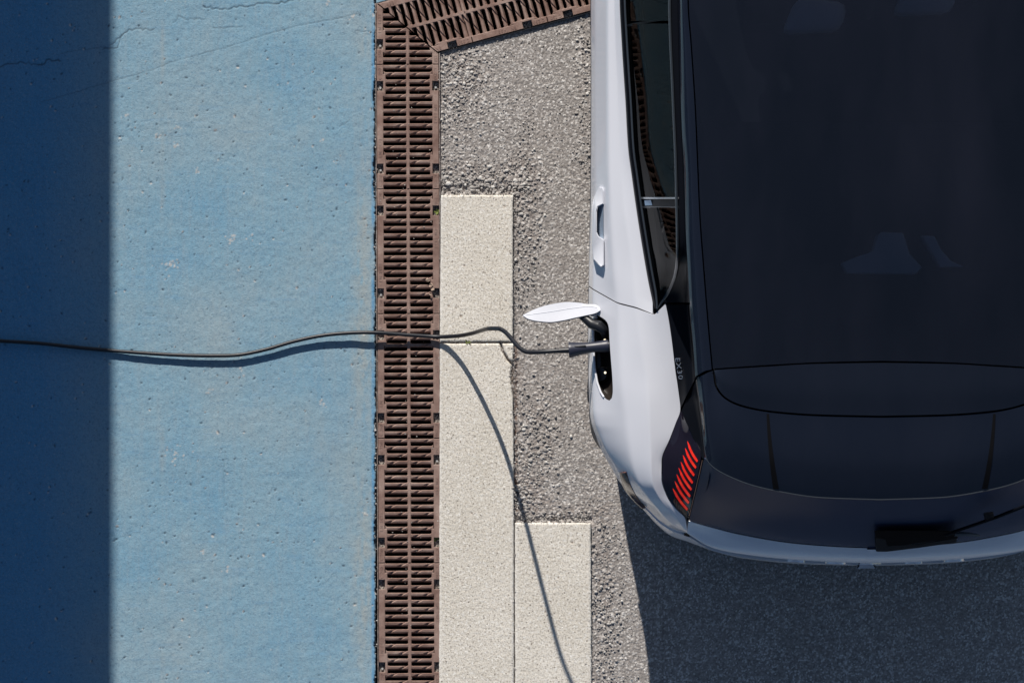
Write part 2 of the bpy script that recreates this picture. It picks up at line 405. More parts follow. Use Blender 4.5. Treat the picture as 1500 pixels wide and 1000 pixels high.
for (x, y, rad, nn) in ((339, 351, 7, 16), (250, 387, 10, 26), (232, 200, 6, 5), (288, 250, 6, 6), (184, 170, 5, 4), (259, 214, 5, 9), (260, 189, 4, 5), (535, 752, 4, 7), (296, 808, 4, 5),
                        (255, 665, 22, 18), (350, 535, 14, 10), (475, 590, 12, 8), (470, 205, 6, 4), (493, 235, 5, 3), (477, 6, 6, 5), (516, 27, 5, 5), (305, 570, 10, 6), (365, 345, 6, 4), (545, 20, 8, 6), (330, 835, 10, 6)):
    for q in range(nn):
        x1 = r.gauss(x, rad * .5); y1 = r.gauss(y, rad * .5); rr = r.uniform(.9, 2.0); s = spot(x1, y1, rr)
        if Z[s].size == 0: continue
        k = np.clip(1.3 - np.hypot(PX[s] - x1, PY[s] - y1) / rr, 0, 1); chip[s] = np.maximum(chip[s], k * r.uniform(.4, .95)); Z[s] += .0012 * k * r.uniform(-1, 1)
edge = 548.6 + 2.2 * (vnoise(Y, Y * 0 + 3, 22, 31, 4) - .5) * 2 + 1.1 * (vnoise(Y, Y * 0 + 9, 160, 37, 2) - .5) * 2
edge += np.where((PY < 290) & (PY > 120), -1.0, 0)
over = PX - edge
Z = np.where(over > 0, Z - np.clip(over / 1.6, 0, 1) * .018, Z - np.clip(1 + over / 3, 0, 1) ** 2 * .0016)
dark = np.where(over > .4, .85, dark)
pale = np.clip(1 - np.abs(PX - 533) / 26, 0, 1) * np.clip(vnoise(X, Y, 5, 51, 3) * 2.2 - .6, 0, 1) * np.clip(vnoise(X * 3, Y, 30, 52, 4) * 3 - .7, 0, 1) + .55 * np.clip(vnoise(X, Y, 3.5, 55, 3) * 3 - 1.7, 0, 1) * np.clip((PX - 100) / 400, 0, 1)
deep = .75 * np.clip((176 - PX) / 120, 0, 1) + np.clip(1 - np.abs(PX - 546.5) / 3.5, 0, 1) * .9 * np.clip(vnoise(X, Y, 12, 57, 3) * 3 - .8, 0, 1)  # left ramp paints the wall shadow's deeper blue into the floor; plus patchy rim strip
pale = np.clip(pale + np.clip(1 - np.abs(PX - 238) / 6, 0, 1) * np.clip(vnoise(X, Y, 6, 58, 3) * 4 - 2.2, 0, 1) * .5, 0, 1)
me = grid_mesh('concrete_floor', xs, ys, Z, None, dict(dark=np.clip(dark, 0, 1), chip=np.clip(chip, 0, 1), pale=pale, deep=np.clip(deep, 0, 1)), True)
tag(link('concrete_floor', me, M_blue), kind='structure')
mb = MB()                                   # the same floor beyond the picture
x0, x1, y0, y1 = xs[0], xs[-1], ys[0], ys[-1]
mb.box(-60, x0, -60, 60, -.3, .004); mb.box(x0 + .0005, gx(548), -60, y0, -.3, .004); mb.box(x0 + .0005, gx(560), y1, 60, -.3, .004)
mb.box(gx(542), gx(546.5), y0, y1, -.39, -.012)
mb.box(gx(560), gx(1100), gy(-180), 60, -.3, .0035)
mb.prism([(gx(551.2), gy(4.6)), (gx(599), gy(-8.5)), (gx(599), gy(-60)), (gx(551.2), gy(-60))], -.2, .0032)
tag(mb.build('outer_concrete_floor', M_blue), kind='structure')

# --- asphalt
CX = lambda py: 597.2 + (py - 104) * .0036            # centre of the drain line
def asphalt(name, pxa, pxb, pya, pyb, step, extra=None, soilon=True):
    xs = np.arange(gx(pxa), gx(pxb), step / S); ys = np.arange(gy(pyb), gy(pya), step / S)
    X, Y = np.meshgrid(xs, ys, indexing='ij'); PX = X * S + 750; PY = 500 - Y * S
    wx = X + .003 * (vnoise(X, Y, 90, 61) - .5); wy = Y + .003 * (vnoise(X, Y, 90, 63) - .5)
    f1, f2, v = worley(wx, wy, .0064, 71); g1, g2, w = worley(wx, wy, .0150, 73)
    loose = np.zeros_like(X)
    for (x, y, a, b, s) in ((678, 120, 42, 75, 1.0), (705, 262, 90, 26, 1.1), (770, 310, 26, 95, .8), (790, 640, 34, 90, .8), (765, 720, 22, 40, 1.0), (880, 860, 22, 160, .7), (855, 60, 14, 300, .4), (820, 750, 60, 18, .6), (758, 560, 8, 90, .6), (650, 500, 6, 400, .3)):
        loose += s * np.exp(-((PX - x) / a) ** 2 - ((PY - y) / b) ** 2)
    loose = np.clip(loose * (.4 + 1.2 * vnoise(X, Y, 25, 81, 3)), 0, 1)
    loose = np.clip(loose + .10, 0, 1)
    dome = np.sqrt(np.clip(1 - (f1 / .62) ** 2, 0, 1)); dome2 = np.sqrt(np.clip(1 - (g1 / .6) ** 2, 0, 1))
    Z = -.0085 + .0032 * (vnoise(X, Y, 7, 83, 3) - .5) + dome * (.0008 + .0017 * v) * (.75 + .6 * loose) + dome2 * (w > .66) * (.0003 + .0038 * loose) * w
    Z += .0012 * (vnoise(X, Y, 300, 85, 2) - .5)
    Z -= .006 * np.exp(-((PY - 279) / 6) ** 2) * (PX > 645) * (PX < 775)
    Z -= .006 * np.exp(-((PX - 757) / 3.5) ** 2) * (PY > 285) * (PY < 1000) * (.4 + vnoise(X, Y, 30, 88, 2))
    Z -= .006 * np.exp(-((PY - 761) / 3.5) ** 2) * (PX > 750) * (PX < 868)
    cell = np.where(v > .955, 1.0, np.where(v > .88, .92, v * .9)); cell = np.where((w > .84) & (g1 < .33) & (loose > .35), .96, cell)
    cell = np.clip(cell + .18 * (vnoise(X, Y, 9, 91, 3) - .5), 0, 1)
    soil = np.clip(1 - np.abs(PX - 755.5) / 4.5, 0, 1) * (PY > 500) * (PY < 750) * np.clip(vnoise(X, Y, 60, 93, 3) * 2.6 - .55, 0, 1)
    soil = np.maximum(soil, .55 * np.clip(loose - .35, 0, 1) * vnoise(X, Y, 80, 95, 2))
    keep = np.ones_like(X, bool)
    if extra is not None: keep = extra(PX, PY)
    me = grid_mesh(name, xs, ys, Z, keep, dict(cell=cell, soil=np.clip(soil, 0, 1)), True)
    return tag(link(name, me, M_asph), kind='structure'), (xs[0], xs[-1], ys[0], ys[-1])
def keepA(PX, PY):
    right = PX > CX(PY) + 46.8
    below = PY > 75 - .2679 * (PX - 643) + 1.6
    return right & below
o1, ea = asphalt('asphalt', 640, 972, -14, 1012, 1.0, keepA)
o2, eb = asphalt('asphalt_in_shade', 971.4, 1515, 735, 1012, 1.45)
o2.name = 'asphalt_behind_car'
mb = MB()
mb.box(ea[1] - .001, 60, eb[3] - .002, gy(-75), -.3, -.008); mb.box(eb[1] - .001, 60, -60, eb[3] - .002, -.3, -.008); mb.box(gx(645), eb[1] - .001, -60, eb[2] + .001, -.3, -.0085)
mb.box(gx(1100), 60, gy(-75), 60, -.3, -.008)
o3 = mb.build('outer_asphalt', M_asph); tag(o3, kind='structure')
me = o3.data; at = me.attributes.new('cell', 'FLOAT', 'POINT'); at.data.foreach_set('value', [.45] * len(me.vertices))

# --- loose stones
def stones(name, spec, seed, label, anywhere=False):
    r = random.Random(seed); vs = []; fs = []; cs = []
    ico = bmesh.new(); bmesh.ops.create_icosphere(ico, subdivisions=2, radius=1); bv = [v.co.copy() for v in ico.verts]; bf = [[v.index for v in f.verts] for f in ico.faces]; ico.free()
    for (n, fx, fy, smin, smax, zb) in spec:
        for i in range(n):
            x, y = fx(r), fy(r)
            if not anywhere and (not (CX(y) + 49 < x < 1500) or y < 80 - .2679 * (x - 643)): continue
            if not anywhere and ((644 < x < 751 and 286 < y < 1010) or (753 < x < 865 and 766 < y < 1010)): continue
            s = r.uniform(smin, smax) * (r.random() ** 1.2 * .7 + .5) * .72 / S
            m = Matrix.Rotation(r.uniform(0, 6.3), 3, Vector((r.uniform(-1, 1), r.uniform(-1, 1), r.uniform(-1, 1))).normalized())
            sc = Vector((r.uniform(.7, 1.3), r.uniform(.6, 1.1), r.uniform(.38, .62)))
            b = len(vs); g = min(1, max(0, r.gauss(.5, .22)))
            if r.random() < .06: g = 1.0
            for v in bv:
                q = m @ Vector((v.x * r.uniform(.9, 1.1), v.y * r.uniform(.9, 1.1), v.z * r.uniform(.9, 1.1))); q = Vector((q.x * sc.x, q.y * sc.y, q.z * sc.z)) * s
                vs.append((gx(x) + q.x, gy(y) + q.y, zb + s * .35 + q.z)); cs.append(g)
            fs += [tuple(k + b for k in f) for f in bf]
    me = new_mesh(name, vs, fs, False); at = me.attributes.new('cell', 'FLOAT', 'POINT'); at.data.foreach_set('value', cs)
    return tag(link(name, me, M_stone), label, 'gravel', kind='stuff')
U = lambda a, b: (lambda r: r.uniform(a, b)); G = lambda a, b: (lambda r: r.gauss(a, b))
stones('gravel', [(420, G(676, 17), G(125, 38), 1.0, 3.4, -.006), (520, U(648, 775), G(266, 15), 1.0, 3.8, -.006), (420, G(768, 13), G(330, 60), 1.0, 3.2, -.006),
                  (330, G(782, 20), G(655, 42), 1.0, 3.6, -.006), (200, G(768, 10), G(735, 16), 1.0, 3.4, -.006), (420, G(882, 14), U(765, 1005), 1.0, 3.2, -.006),
                  (1000, U(648, 870), U(20, 285), .7, 1.7, -.0065), (1000, U(753, 935), U(285, 1005), .7, 1.7, -.0065), (500, U(930, 1500), U(740, 1005), .8, 2.2, -.006),
                  (160, G(857, 8), U(20, 260), 1.2, 3.2, -.006), (120, G(649, 1.5), U(80, 285), .8, 2.4, -.004), (150, U(760, 865), G(758, 5), 1.0, 3.0, -.006)],
       9, 'loose grey gravel scattered over the worn asphalt')

stones('grit', [(110, G(751, 4), U(300, 500), .7, 1.9, .0045), (170, G(752, 4), U(503, 765), .7, 2.0, .0045), (60, U(650, 750), G(290, 4), .7, 1.9, .0045), (60, G(752.8, 1.6), U(765, 1005), .7, 1.5, .005),
                (90, G(865, 3.5), U(766, 1005), .7, 1.8, .0045), (70, U(756, 864), G(768, 3), .6, 1.6, .0045), (260, G(549.5, 1.3), U(8, 1005), .7, 2.2, -.001), (120, U(556, 640), U(80, 1005), .5, 1.3, .0035),
                (60, U(650, 860), U(290, 1005), .4, .9, .0055), (130, U(170, 545), U(0, 1000), .4, .9, .0035), (90, G(644, 1.2), U(100, 1005), .5, 1.4, .002)],
       15, 'fine grit along the slab edges and the broken rim of the blue floor', True)
# ------------------------------------------------------------------ pale kerb slabs
def slab(poly, label, seed, pale_edges=(), cut=None):
    xs_ = [p[0] for p in poly]; ys_ = [p[1] for p in poly]
    root = None
    st = 1.6
    xa, xb, ya, yb = min(xs_), max(xs_), min(ys_), max(ys_)
    nx = int((xb - xa) / st) + 1; ny = int((yb - ya) / st) + 1
    U_, V_ = np.meshgrid(np.linspace(0, 1, nx), np.linspace(0, 1, ny), indexing='ij')
    # bilinear quad: order tl, tr, br, bl
    tl, tr, br, bl = [np.array(p, float) for p in poly]
    PX = (tl[0] * (1 - U_) + tr[0] * U_) * (1 - V_) + (bl[0] * (1 - U_) + br[0] * U_) * V_
    PY = (tl[1] * (1 - U_) + tr[1] * U_) * (1 - V_) + (bl[1] * (1 - U_) + br[1] * U_) * V_
    X = gx(PX); Y = gy(PY)
    wob = .5 * (vnoise(X, Y, 60, seed, 3) - .5) * 2
    PX = PX + np.where((U_ == 0) | (U_ == 1), wob, 0); PY = PY + np.where((V_ == 0) | (V_ == 1), wob, 0); X = gx(PX); Y = gy(PY)
    f1, f2, v = worley(X, Y, .0062, seed + 3)
    Z = .006 + .0009 * (vnoise(X, Y, 5, seed + 1, 2) - .5) + .0011 * (v - .5) * np.clip(f2 - f1, 0, .4) * 2.5 + .0009 * (vnoise(X, Y, 220, seed + 5, 2) - .5)
    ed = np.minimum(np.minimum(U_ * (xb - xa), (1 - U_) * (xb - xa)), np.minimum(V_ * (yb - ya), (1 - V_) * (yb - ya)))
    Z -= .0025 * np.clip(1 - ed / 2.2, 0, 1) ** 2
    dark = np.zeros_like(X); pale = np.zeros_like(X)
    for (side, w) in pale_edges:
        q = {'l': U_ * (xb - xa), 'r': (1 - U_) * (xb - xa), 't': V_ * (yb - ya)}[side]
        pale = np.maximum(pale, np.clip(1 - q / w, 0, 1) * (.4 + .9 * vnoise(X, Y, 14, seed + 9, 3)))
    if cut: Z, dark = cut(PX, PY, X, Y, Z, dark)
    idx = np.arange(nx * ny).reshape(nx, ny)
    top = np.stack([X, Y, Z], -1).reshape(-1, 3)
    q = np.stack([idx[:-1, :-1], idx[:-1, 1:], idx[1:, 1:], idx[1:, :-1]], -1).reshape(-1, 4)[:, ::1]
    loop = np.r_[idx[:, 0], idx[-1, 1:], idx[-2::-1, -1], idx[0, -2:0:-1]]
    low = top[loop].copy(); low[:, 2] = -.08
    nb = len(top); L = len(loop)
    faces = q.tolist() + [[int(loop[i]), int(loop[(i + 1) % L]), nb + (i + 1) % L, nb + i] for i in range(L)] + [[nb + i for i in range(L)]]
    me = bpy.data.meshes.new('kerb_slab'); me.from_pydata(np.r_[top, low].tolist(), [], faces); me.update()
    bm = bmesh.new(); bm.from_mesh(me); bmesh.ops.recalc_face_normals(bm, faces=bm.faces); bm.to_mesh(me); bm.free()
    for a, v in (('dark', dark), ('pale', pale)):
        at = me.attributes.new(a, 'FLOAT', 'POINT'); at.data.foreach_set('value', np.r_[np.clip(v, 0, 1).reshape(-1), np.zeros(L)].astype(np.float32))
    me.polygons.foreach_set('use_smooth', [True] * len(me.polygons)); me.set_sharp_from_angle(angle=R(60))
    return tag(link('kerb_slab', me, M_slab), label, 'kerb stone', 'pale kerb slabs along the drain')
def cut_upper(PX, PY, X, Y, Z, dark):
    for (x, y, rad) in ((739, 302, 1.6), (680, 389, 1.4), (657, 448, 1.6), (668, 451, 1.5), (675, 463, 1.8), (741, 441, 1.4)):
        k = np.clip(1.3 - np.hypot(PX - x, PY - y) / rad, 0, 1); Z = Z - .003 * k; dark = np.maximum(dark, k)
    return Z, dark
def cut_middle(PX, PY, X, Y, Z, dark):
    d = seg_dist(PX, PY, crack_path([(733, 503), (737, 515), (742, 524), (750, 534), (754, 537)], 44, 1.0, 3)); k = np.clip(1.3 - d / 1.5, 0, 1)
    Z = Z - .02 * k; dark = np.maximum(dark, k)
    e = 752 - 4.6 * np.clip(1 - np.abs(PY - 552) / 34, 0, 1) - 1.8 * vnoise(Y, Y * 0, 120, 45, 2) * (PY > 525) * (PY < 610)
    o = np.clip((PX - e) / 1.5, 0, 1) * (PY > 515) * (PY < 640)
    Z = Z - .011 * o; dark = np.maximum(dark, o * .8)
    for (x, y, rad) in ((715, 532, 1.0), (691, 751, 1.4), (688, 787, 1.0), (663, 882, 1.0), (664, 905, 1.0), (700, 790, .9)):
        k = np.clip(1.3 - np.hypot(PX - x, PY - y) / rad, 0, 1); Z = Z - .003 * k; dark = np.maximum(dark, k)
    return Z, dark
def cut_low(PX, PY, X, Y, Z, dark):
    for (x, y, rad) in ((838, 794, 1.5), (832, 787, 1.0), (848, 800, 1.2), (822, 768, 1.0), (845, 761, 1.0), (807, 881, 1.0), (793, 888, 1.3), (799, 895, 1.0), (818, 845, 1.0)):
        k = np.clip(1.3 - np.hypot(PX - x, PY - y) / rad, 0, 1); Z = Z - .003 * k; dark = np.maximum(dark, k)
    return Z, dark
slab([(645.8, 286), (751.3, 286), (751.0, 500.2), (644.3, 500.2)], 'short pale stone slab above the shadow of the cable, next to the drain', 101, (('l', 6), ('r', 5)), cut_upper)
slab([(644.2, 503), (752.2, 503), (752.6, 1030), (643.2, 1030)], 'long pale stone slab with a cracked upper right corner beside the drain', 131, (('l', 5), ('r', 4)), cut_middle)
slab([(754.3, 765.5), (865.3, 765.5), (866.6, 1030), (754.6, 1030)], 'pale stone slab farthest from the drain, bottom of the picture next to the asphalt', 161, (('l', 6), ('r', 4), ('t', 3)), cut_low)

# ------------------------------------------------------------------ drain channel and grates
PITCH = 10.72; HW = 46.0
def text_mesh(txt, size, ext, spacing=1.0, bevel=0):
    cu = bpy.data.curves.new('t', 'FONT'); cu.body = txt; cu.size = size; cu.extrude = ext; cu.align_x = 'CENTER'; cu.align_y = 'CENTER'; cu.space_character = spacing; cu.bevel_depth = bevel; cu.resolution_u = 3
    ob = bpy.data.objects.new('t', cu); COL.objects.link(ob); bpy.context.view_layer.update()
    me = bpy.data.meshes.new_from_object(ob.evaluated_get(bpy.context.evaluated_depsgraph_get())); bpy.data.objects.remove(ob); bpy.data.curves.remove(cu); me.materials.clear()
    return me
EN = text_mesh('EN 1433', 6.4 / S, .0006, 1.25); C250 = text_mesh('C 250', 6.4 / S, .0006, 1.1)
ZT = .003
def bar_data(x0, x1, notch):
    prof = [(-3.0, -.045), (-3.1, -.005), (-2.2, 0.0), (.7, -.0010), (3.0, -.0110), (2.6, -.045)]
    secs = [(x0 - .6, 0, 1.7), (x0 + .6, 0, 1.25), (x0 + 2.0, 0, 1.0)]
    a = x0 + (x1 - x0) * notch
    secs += [(a - 5.5, 0, 1), (a - 1.8, 1, 1), (a + .2, 1, 1), (a + 2.8, 0, 1)] + [(x1 - 2.0, 0, 1.0), (x1 - .6, 0, 1.25), (x1 + .6, 0, 1.7)]
    vs = []; fs = []
    for si, (x, dep, w) in enumerate(secs):
        for k, (y, z) in enumerate(prof):
            sk = -y * 1.9 if 3 <= si <= 6 and k in (1, 2, 3, 4) else 0
            dz = -.0058 * dep if k in (2, 3) else (-.004 * dep if k == 4 else 0)
            vs.append(((min(max(x + sk, x0), x1) if 3 <= si <= 6 else x) / S, -(y * w) / S, ZT + z + dz))
    m = len(prof)
    for i in range(len(secs) - 1):
        for k in range(m - 1): fs.append((i*m + k, i*m + k + 1, (i+1)*m + k + 1, (i+1)*m + k))
    fs = [f[::-1] for f in fs]
    me = new_mesh('bar', vs, fs, True, 28); return me
BARS = {}
def bar_mesh(x0, x1, notch):
    k = (x0, x1, notch)
    if k not in BARS: BARS[k] = bar_data(x0, x1, notch)
    return BARS[k]
def solid_cells(xs, ys, solid, z0, z1):
    mb = MB()
    for i in range(len(xs) - 1):
        for j in range(len(ys) - 1):
            if not solid(i, j): continue
            a, b, c, d = xs[i] / S, xs[i+1] / S, -ys[j+1] / S, -ys[j] / S
            mb.add([(a,c,z1),(b,c,z1),(b,d,z1),(a,d,z1)], [(0,1,2,3)])
            for (di, dj, q) in ((-1, 0, ((a,d),(a,c))), (1, 0, ((b,c),(b,d))), (0, -1, ((b,d),(a,d))), (0, 1, ((a,c),(b,c)))):
                ii, jj = i + di, j + dj
                if 0 <= ii < len(xs) - 1 and 0 <= jj < len(ys) - 1 and solid(ii, jj): continue
                (p, r_), (s_, t_) = q
                mb.add([(p,r_,z0),(s_,t_,z0),(s_,t_,z1),(p,r_,z1)], [(0,1,2,3)])
    return mb
SHORT = {2, 3, 4, 13, 14, 15}
def slot_y(j): return 9.1 + PITCH * (j - 1)
def clip_mesh(me, pl):            # keep the side the normal points away from
    me = me.copy(); bm = bmesh.new(); bm.from_mesh(me)
    bmesh.ops.bisect_plane(bm, geom=bm.verts[:] + bm.edges[:] + bm.faces[:], plane_co=pl[0], plane_no=pl[1], clear_outer=True)
    bm.to_mesh(me); n = len(bm.verts); bm.free(); return me if n else None
def grate(origin_px, rot, label, length=182.3, clip=None, row0=0, pockets=((1, 1), (1, 1)), bolts=()):
    """origin_px: centre of the upper end, rot: turn about z; rows run away from the origin"""
    root = empty('drain_grate', (gx(origin_px[0]), gy(origin_px[1]), 0), rot)
    tag(root, label, 'drain grate', 'cast iron grates of the drain')
    off = row0
    mw = root_matrix = Matrix.Translation(root.location) @ Matrix.Rotation(rot, 4, 'Z')
    pl = None
    if clip:
        inv = mw.inverted(); pl = (inv @ Vector(clip[0]), inv.to_3x3() @ Vector(clip[1]))
    def put(name, me, m, loc=(0, 0, 0), rz=0):
        if pl:
            mm = Matrix.Translation(Vector(loc)) @ Matrix.Rotation(rz, 4, 'Z'); iv = mm.inverted()
            me = clip_mesh(me, (iv @ pl[0], iv.to_3x3() @ pl[1]))
            if me is None: return None
        o = link(name, me, m, root, loc); o.rotation_euler = (0, 0, rz); return o
    y_end = 182.3
    # rims
    pk = [(24.5, 38.5), (145.5, 159.5)]
    for s in (-1, 1):
        ysb = sorted(set([off + .6, slot_y(1.5), pk[0][0], pk[0][1], slot_y(4.5), slot_y(12.5), pk[1][0], pk[1][1], slot_y(15.5), y_end - .5]))
        ysb = [y for y in ysb if y >= off + .6]
        xb = [-45.2, -36.0, -32.5] if s < 0 else [32.5, 36.0, 45.2]
        def solid(i, j, s=s, ysb=ysb):
            ym = (ysb[j] + ysb[j + 1]) / 2; outer = (i == 0) if s < 0 else (i == 1)
            inpk = [pk[q][0] < ym < pk[q][1] and pockets[q][0 if s < 0 else 1] for q in (0, 1)]
            if outer: return not any(inpk)
            return (slot_y(1.5) < ym < slot_y(4.5)) or (slot_y(12.5) < ym < slot_y(15.5))
        mb = solid_cells(xb, [y - off for y in ysb], solid, -.05, ZT + .0003)
        me = new_mesh('rim', mb.v, mb.f, False)
        bm = bmesh.new(); bm.from_mesh(me); bmesh.ops.remove_doubles(bm, verts=bm.verts, dist=1e-6)
        es = [e for e in bm.edges if len(e.link_faces) == 2 and e.calc_face_angle(0) > R(40) and all(v.co.z > 0 for v in e.verts)]
        bmesh.ops.bevel(bm, geom=es, offset=.0014, segments=1, affect='EDGES', clamp_overlap=True); bm.to_mesh(me); bm.free()
        put('rim', me, M_iron)
        # raised lettering cast into the rim
        for (txt, yc, ok) in ((EN, 72 if s > 0 else 122, True), (C250, 13.5, True), (C250, 170, True)):
            if yc < off + 8 or (not ok): continue
            o = put('lettering', txt, M_iron, ((-40.5 if s < 0 else 40.5) / S, -(yc - off) / S, ZT + .0006), R(90 if s < 0 else -90))
        for q in (0, 1):
            if pockets[q][0 if s < 0 else 1] and pk[q][0] > off:
                yc = (pk[q][0] + pk[q][1]) / 2 - off; xc = -40.6 if s < 0 else 40.6
                mb = MB(); mb.box((xc - 4.6) / S, (xc + 4.6) / S, (-yc - 7) / S, (-yc + 7) / S, -.03, -.0115)
                put('bolt_pocket', new_mesh('bolt_pocket', mb.v, mb.f, False), M_pocket)
                if (q, s) in bolts:
                    mb = MB(); mb.tube([(xc / S, (-yc - 2.4) / S, -.014), ((xc + .4) / S, (-yc - 2.2) / S, -.006)], [2.6 / S, 1.7 / S], 5)
                    me = new_mesh('bolt', mb.v, mb.f, False); put('bolt', me, M_bolt)
    # centre spine
    mb = MB(); mb.box(-2.3 / S, 2.3 / S, -(y_end - .5 - off) / S, -.6 / S, -.05, ZT)
    me = new_mesh('centre_spine', mb.v, mb.f, False); bm = bmesh.new(); bm.from_mesh(me); bmesh.ops.recalc_face_normals(bm, faces=bm.faces)
    es = [e for e in bm.edges if all(v.co.z > 0 for v in e.verts)]; bmesh.ops.bevel(bm, geom=es, offset=.0016, segments=2, affect='EDGES'); bm.to_mesh(me); bm.free()
    put('centre_spine', me, M_iron)
    # bars
    for j in range(1, 18):
        yb = slot_y(j) - PITCH / 2 if j > 1 else 3.8
        if yb < off - 2: continue
        short = j in SHORT or (j - 1) in SHORT and j in SHORT
        xo = 32.3 if (j in SHORT and (j - 1) in SHORT) else (36.6 if not (j in SHORT or (j - 1) in SHORT) else 34.5)
        nt = .72 if j % 2 else .30
        put('bar', bar_mesh(-xo, -2.0, nt), M_iron, (0, -(yb - off) / S, 0))
        put('bar', bar_mesh(2.0, xo, nt), M_iron, (0, -(yb - off) / S, 0))
    return root
L = 182.3
tilt = math.atan(.0036)
mitre_n = Vector((76 - 5, -(640 - 553), 0)); mitre_n = Vector(((76 - 5), (640 - 553), 0)).normalized()     # points up and right in the world
mc = Vector((gx(597), gy(41.3), 0))
mitre_n = Vector((71.6, 88.0, 0)).normalized()
names = ['rusty grate just below the corner grates, its right side against bare asphalt',
         'rusty grate between the bare asphalt and the upper end of the short slab',
         'rusty grate that the charging cable crosses, with a dry leaf in its right pocket',
         'rusty grate below the cable, crossed by the curved end of the cable shadow',
         'rusty grate lower down beside the long slab, with a weed in its right pocket',
         'lowest rusty grate, only its upper end is in the picture']
for k in range(5):
    y0 = 94.8 + L * k
    lab = ['rusty grate just below the mitred corner grate, bare asphalt on its right side', 'rusty grate beside the upper half of the short pale slab', 'rusty grate that the black charging cable crosses',
           'rusty grate beside the long slab, second from the bottom of the row', 'rusty grate at the bottom edge of the picture beside the long slab'][k]
    grate((CX(y0), y0), tilt, lab, bolts=[{(0, -1), (0, 1), (1, -1)}, {(1, -1)}, {(0, 1)}, {(0, 1)}, {(1, -1)}][k],
          pockets=[((1, 1), (1, 1)), ((1, 1), (1, 1)), ((1, 1), (1, 1)), ((1, 1), (1, 1)), ((1, 1), (1, 1))][k])
grate((CX(94.8 - L), 94.8 - L), tilt, 'rusty grate with its top cut off slantwise where the drain turns', clip=(mc - mitre_n * .0022, mitre_n), bolts={(1, -1)})
ang = math.atan(.2679); dx, dy = math.cos(ang), -math.sin(ang)
def along(t, side=0): # point on the centre line of the slanted drain, picture coordinates
    bx, by = 643 + dx * t, 76.5 + dy * t
    return (bx - math.sin(ang) * 46, by - math.cos(ang) * 46)
rt = R(90) + ang
grate(along(51.5 - L), rt, 'slanted rusty grate with a mitred end at the corner of the drain', clip=(mc + mitre_n * .0016, -mitre_n))
grate(along(51.5), rt, 'shortened slanted rusty grate, middle one of the slanted row', row0=68.3)
grate(along(165.5), rt, 'slanted rusty grate that runs under the side of the car')
# channel edges and floor
ch = empty('drain_channel', (gx(597), gy(500), -.3)); tag(ch, 'steel edged drain channel that carries the rusty grates', 'drain channel')
mb = MB()
def strip(mb, a, b, w, z0, z1):
    (x0, y0), (x1, y1) = a, b; d = math.hypot(x1 - x0, y1 - y0); nx, ny = -(y1 - y0) / d * w, (x1 - x0) / d * w
    mb.prism([(gx(x0), gy(y0)), (gx(x1), gy(y1)), (gx(x1 + nx), gy(y1 + ny)), (gx(x0 + nx), gy(y0 + ny))], z0, z1)
strip(mb, (CX(6) - 46.0, 6), (CX(1010) - 46.0, 1010), 1.1, -.30, .0025); mb.build('edge_rail', M_edge, ch)
mb = MB(); strip(mb, (CX(78) + 47.2, 78), (CX(286) + 47.2, 286), 1.3, -.30, .0022); strip(mb, (CX(286) + 46.6, 286), (CX(1010) + 46.6, 1010), 1.0, -.30, .0005); mb.build('edge_rail', M_edge, ch)
mb = MB(); a = (643 + dx * 3, 76.5 + dy * 3 + .6); b = (643 + dx * 350, 76.5 + dy * 350 + .6); strip(mb, a, b, 1.2, -.30, .001); mb.build('edge_rail', M_rubber, ch)
mb = MB(); q = lambda t: (643 + dx * t - math.sin(ang) * 92.5, 76.5 + dy * t - math.cos(ang) * 92.5); strip(mb, q(-118), q(350), 1.2, -.30, .002); mb.build('edge_rail', M_edge, ch)
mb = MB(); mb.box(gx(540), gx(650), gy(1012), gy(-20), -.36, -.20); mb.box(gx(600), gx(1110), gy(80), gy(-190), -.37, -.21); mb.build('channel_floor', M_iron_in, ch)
mb = MB()      # fine rubble between the broken paint edge and the channel
# ------------------------------------------------------------------ small weeds and debris
def weed(px, py, n, rad, label, z=0.003, seed=1):
    r = random.Random(seed); root = empty('weed', (gx(px), gy(py), z)); tag(root, label, 'weed')
    for i in range(n):
        a = r.uniform(0, 6.28); l = rad * r.uniform(.6, 1.1) / S; w = l * .28; el = r.uniform(.2, .9)
        d = Vector((math.cos(a), math.sin(a), 0)); p = Vector((-d.y, d.x, 0)); up = Vector((0, 0, 1))
        v = [Vector((0, 0, 0)), d * l * .5 + p * w + up * l * el * .5, d * l + up * l * el * .6, d * l * .5 - p * w + up * l * el * .5]
        link('leaf', new_mesh('leaf', v, [(0, 1, 2, 3)], False), M_leaf, root)
    return root
weed(685, 501, 9, 4.5, 'tiny yellow green weed in the joint between the two slabs', .006, 2)
weed(640, 310, 12, 5, 'small weed in the drain pocket beside the short slab', -.008, 3)
weed(639, 789, 12, 5, 'small weed in the drain pocket beside the long slab', -.008, 5)
M_dry = mat('dry_leaf', (.30, .22, .17), .9)
mb = MB(); r = random.Random(6); pts = [(627, 410), (631, 418), (634, 424), (630, 431)]
for i, (x, y) in enumerate(pts):
    X0, Y0 = gx(x), gy(y); s = 3.6 / S
    v = [(X0 + s * math.cos(a) * r.uniform(.5, 1.2), Y0 + s * math.sin(a) * r.uniform(.5, 1.2), .008 + r.uniform(-.002, .006)) for a in (0, 1, 2, 3.1, 4.2, 5.2)]
    mb.add(v, [(0, 1, 2, 3), (0, 3, 4, 5)])
tag(mb.build('dry_leaf', M_dry), 'crumpled dry brown leaf on the right rim of the grate above the cable', 'leaf')

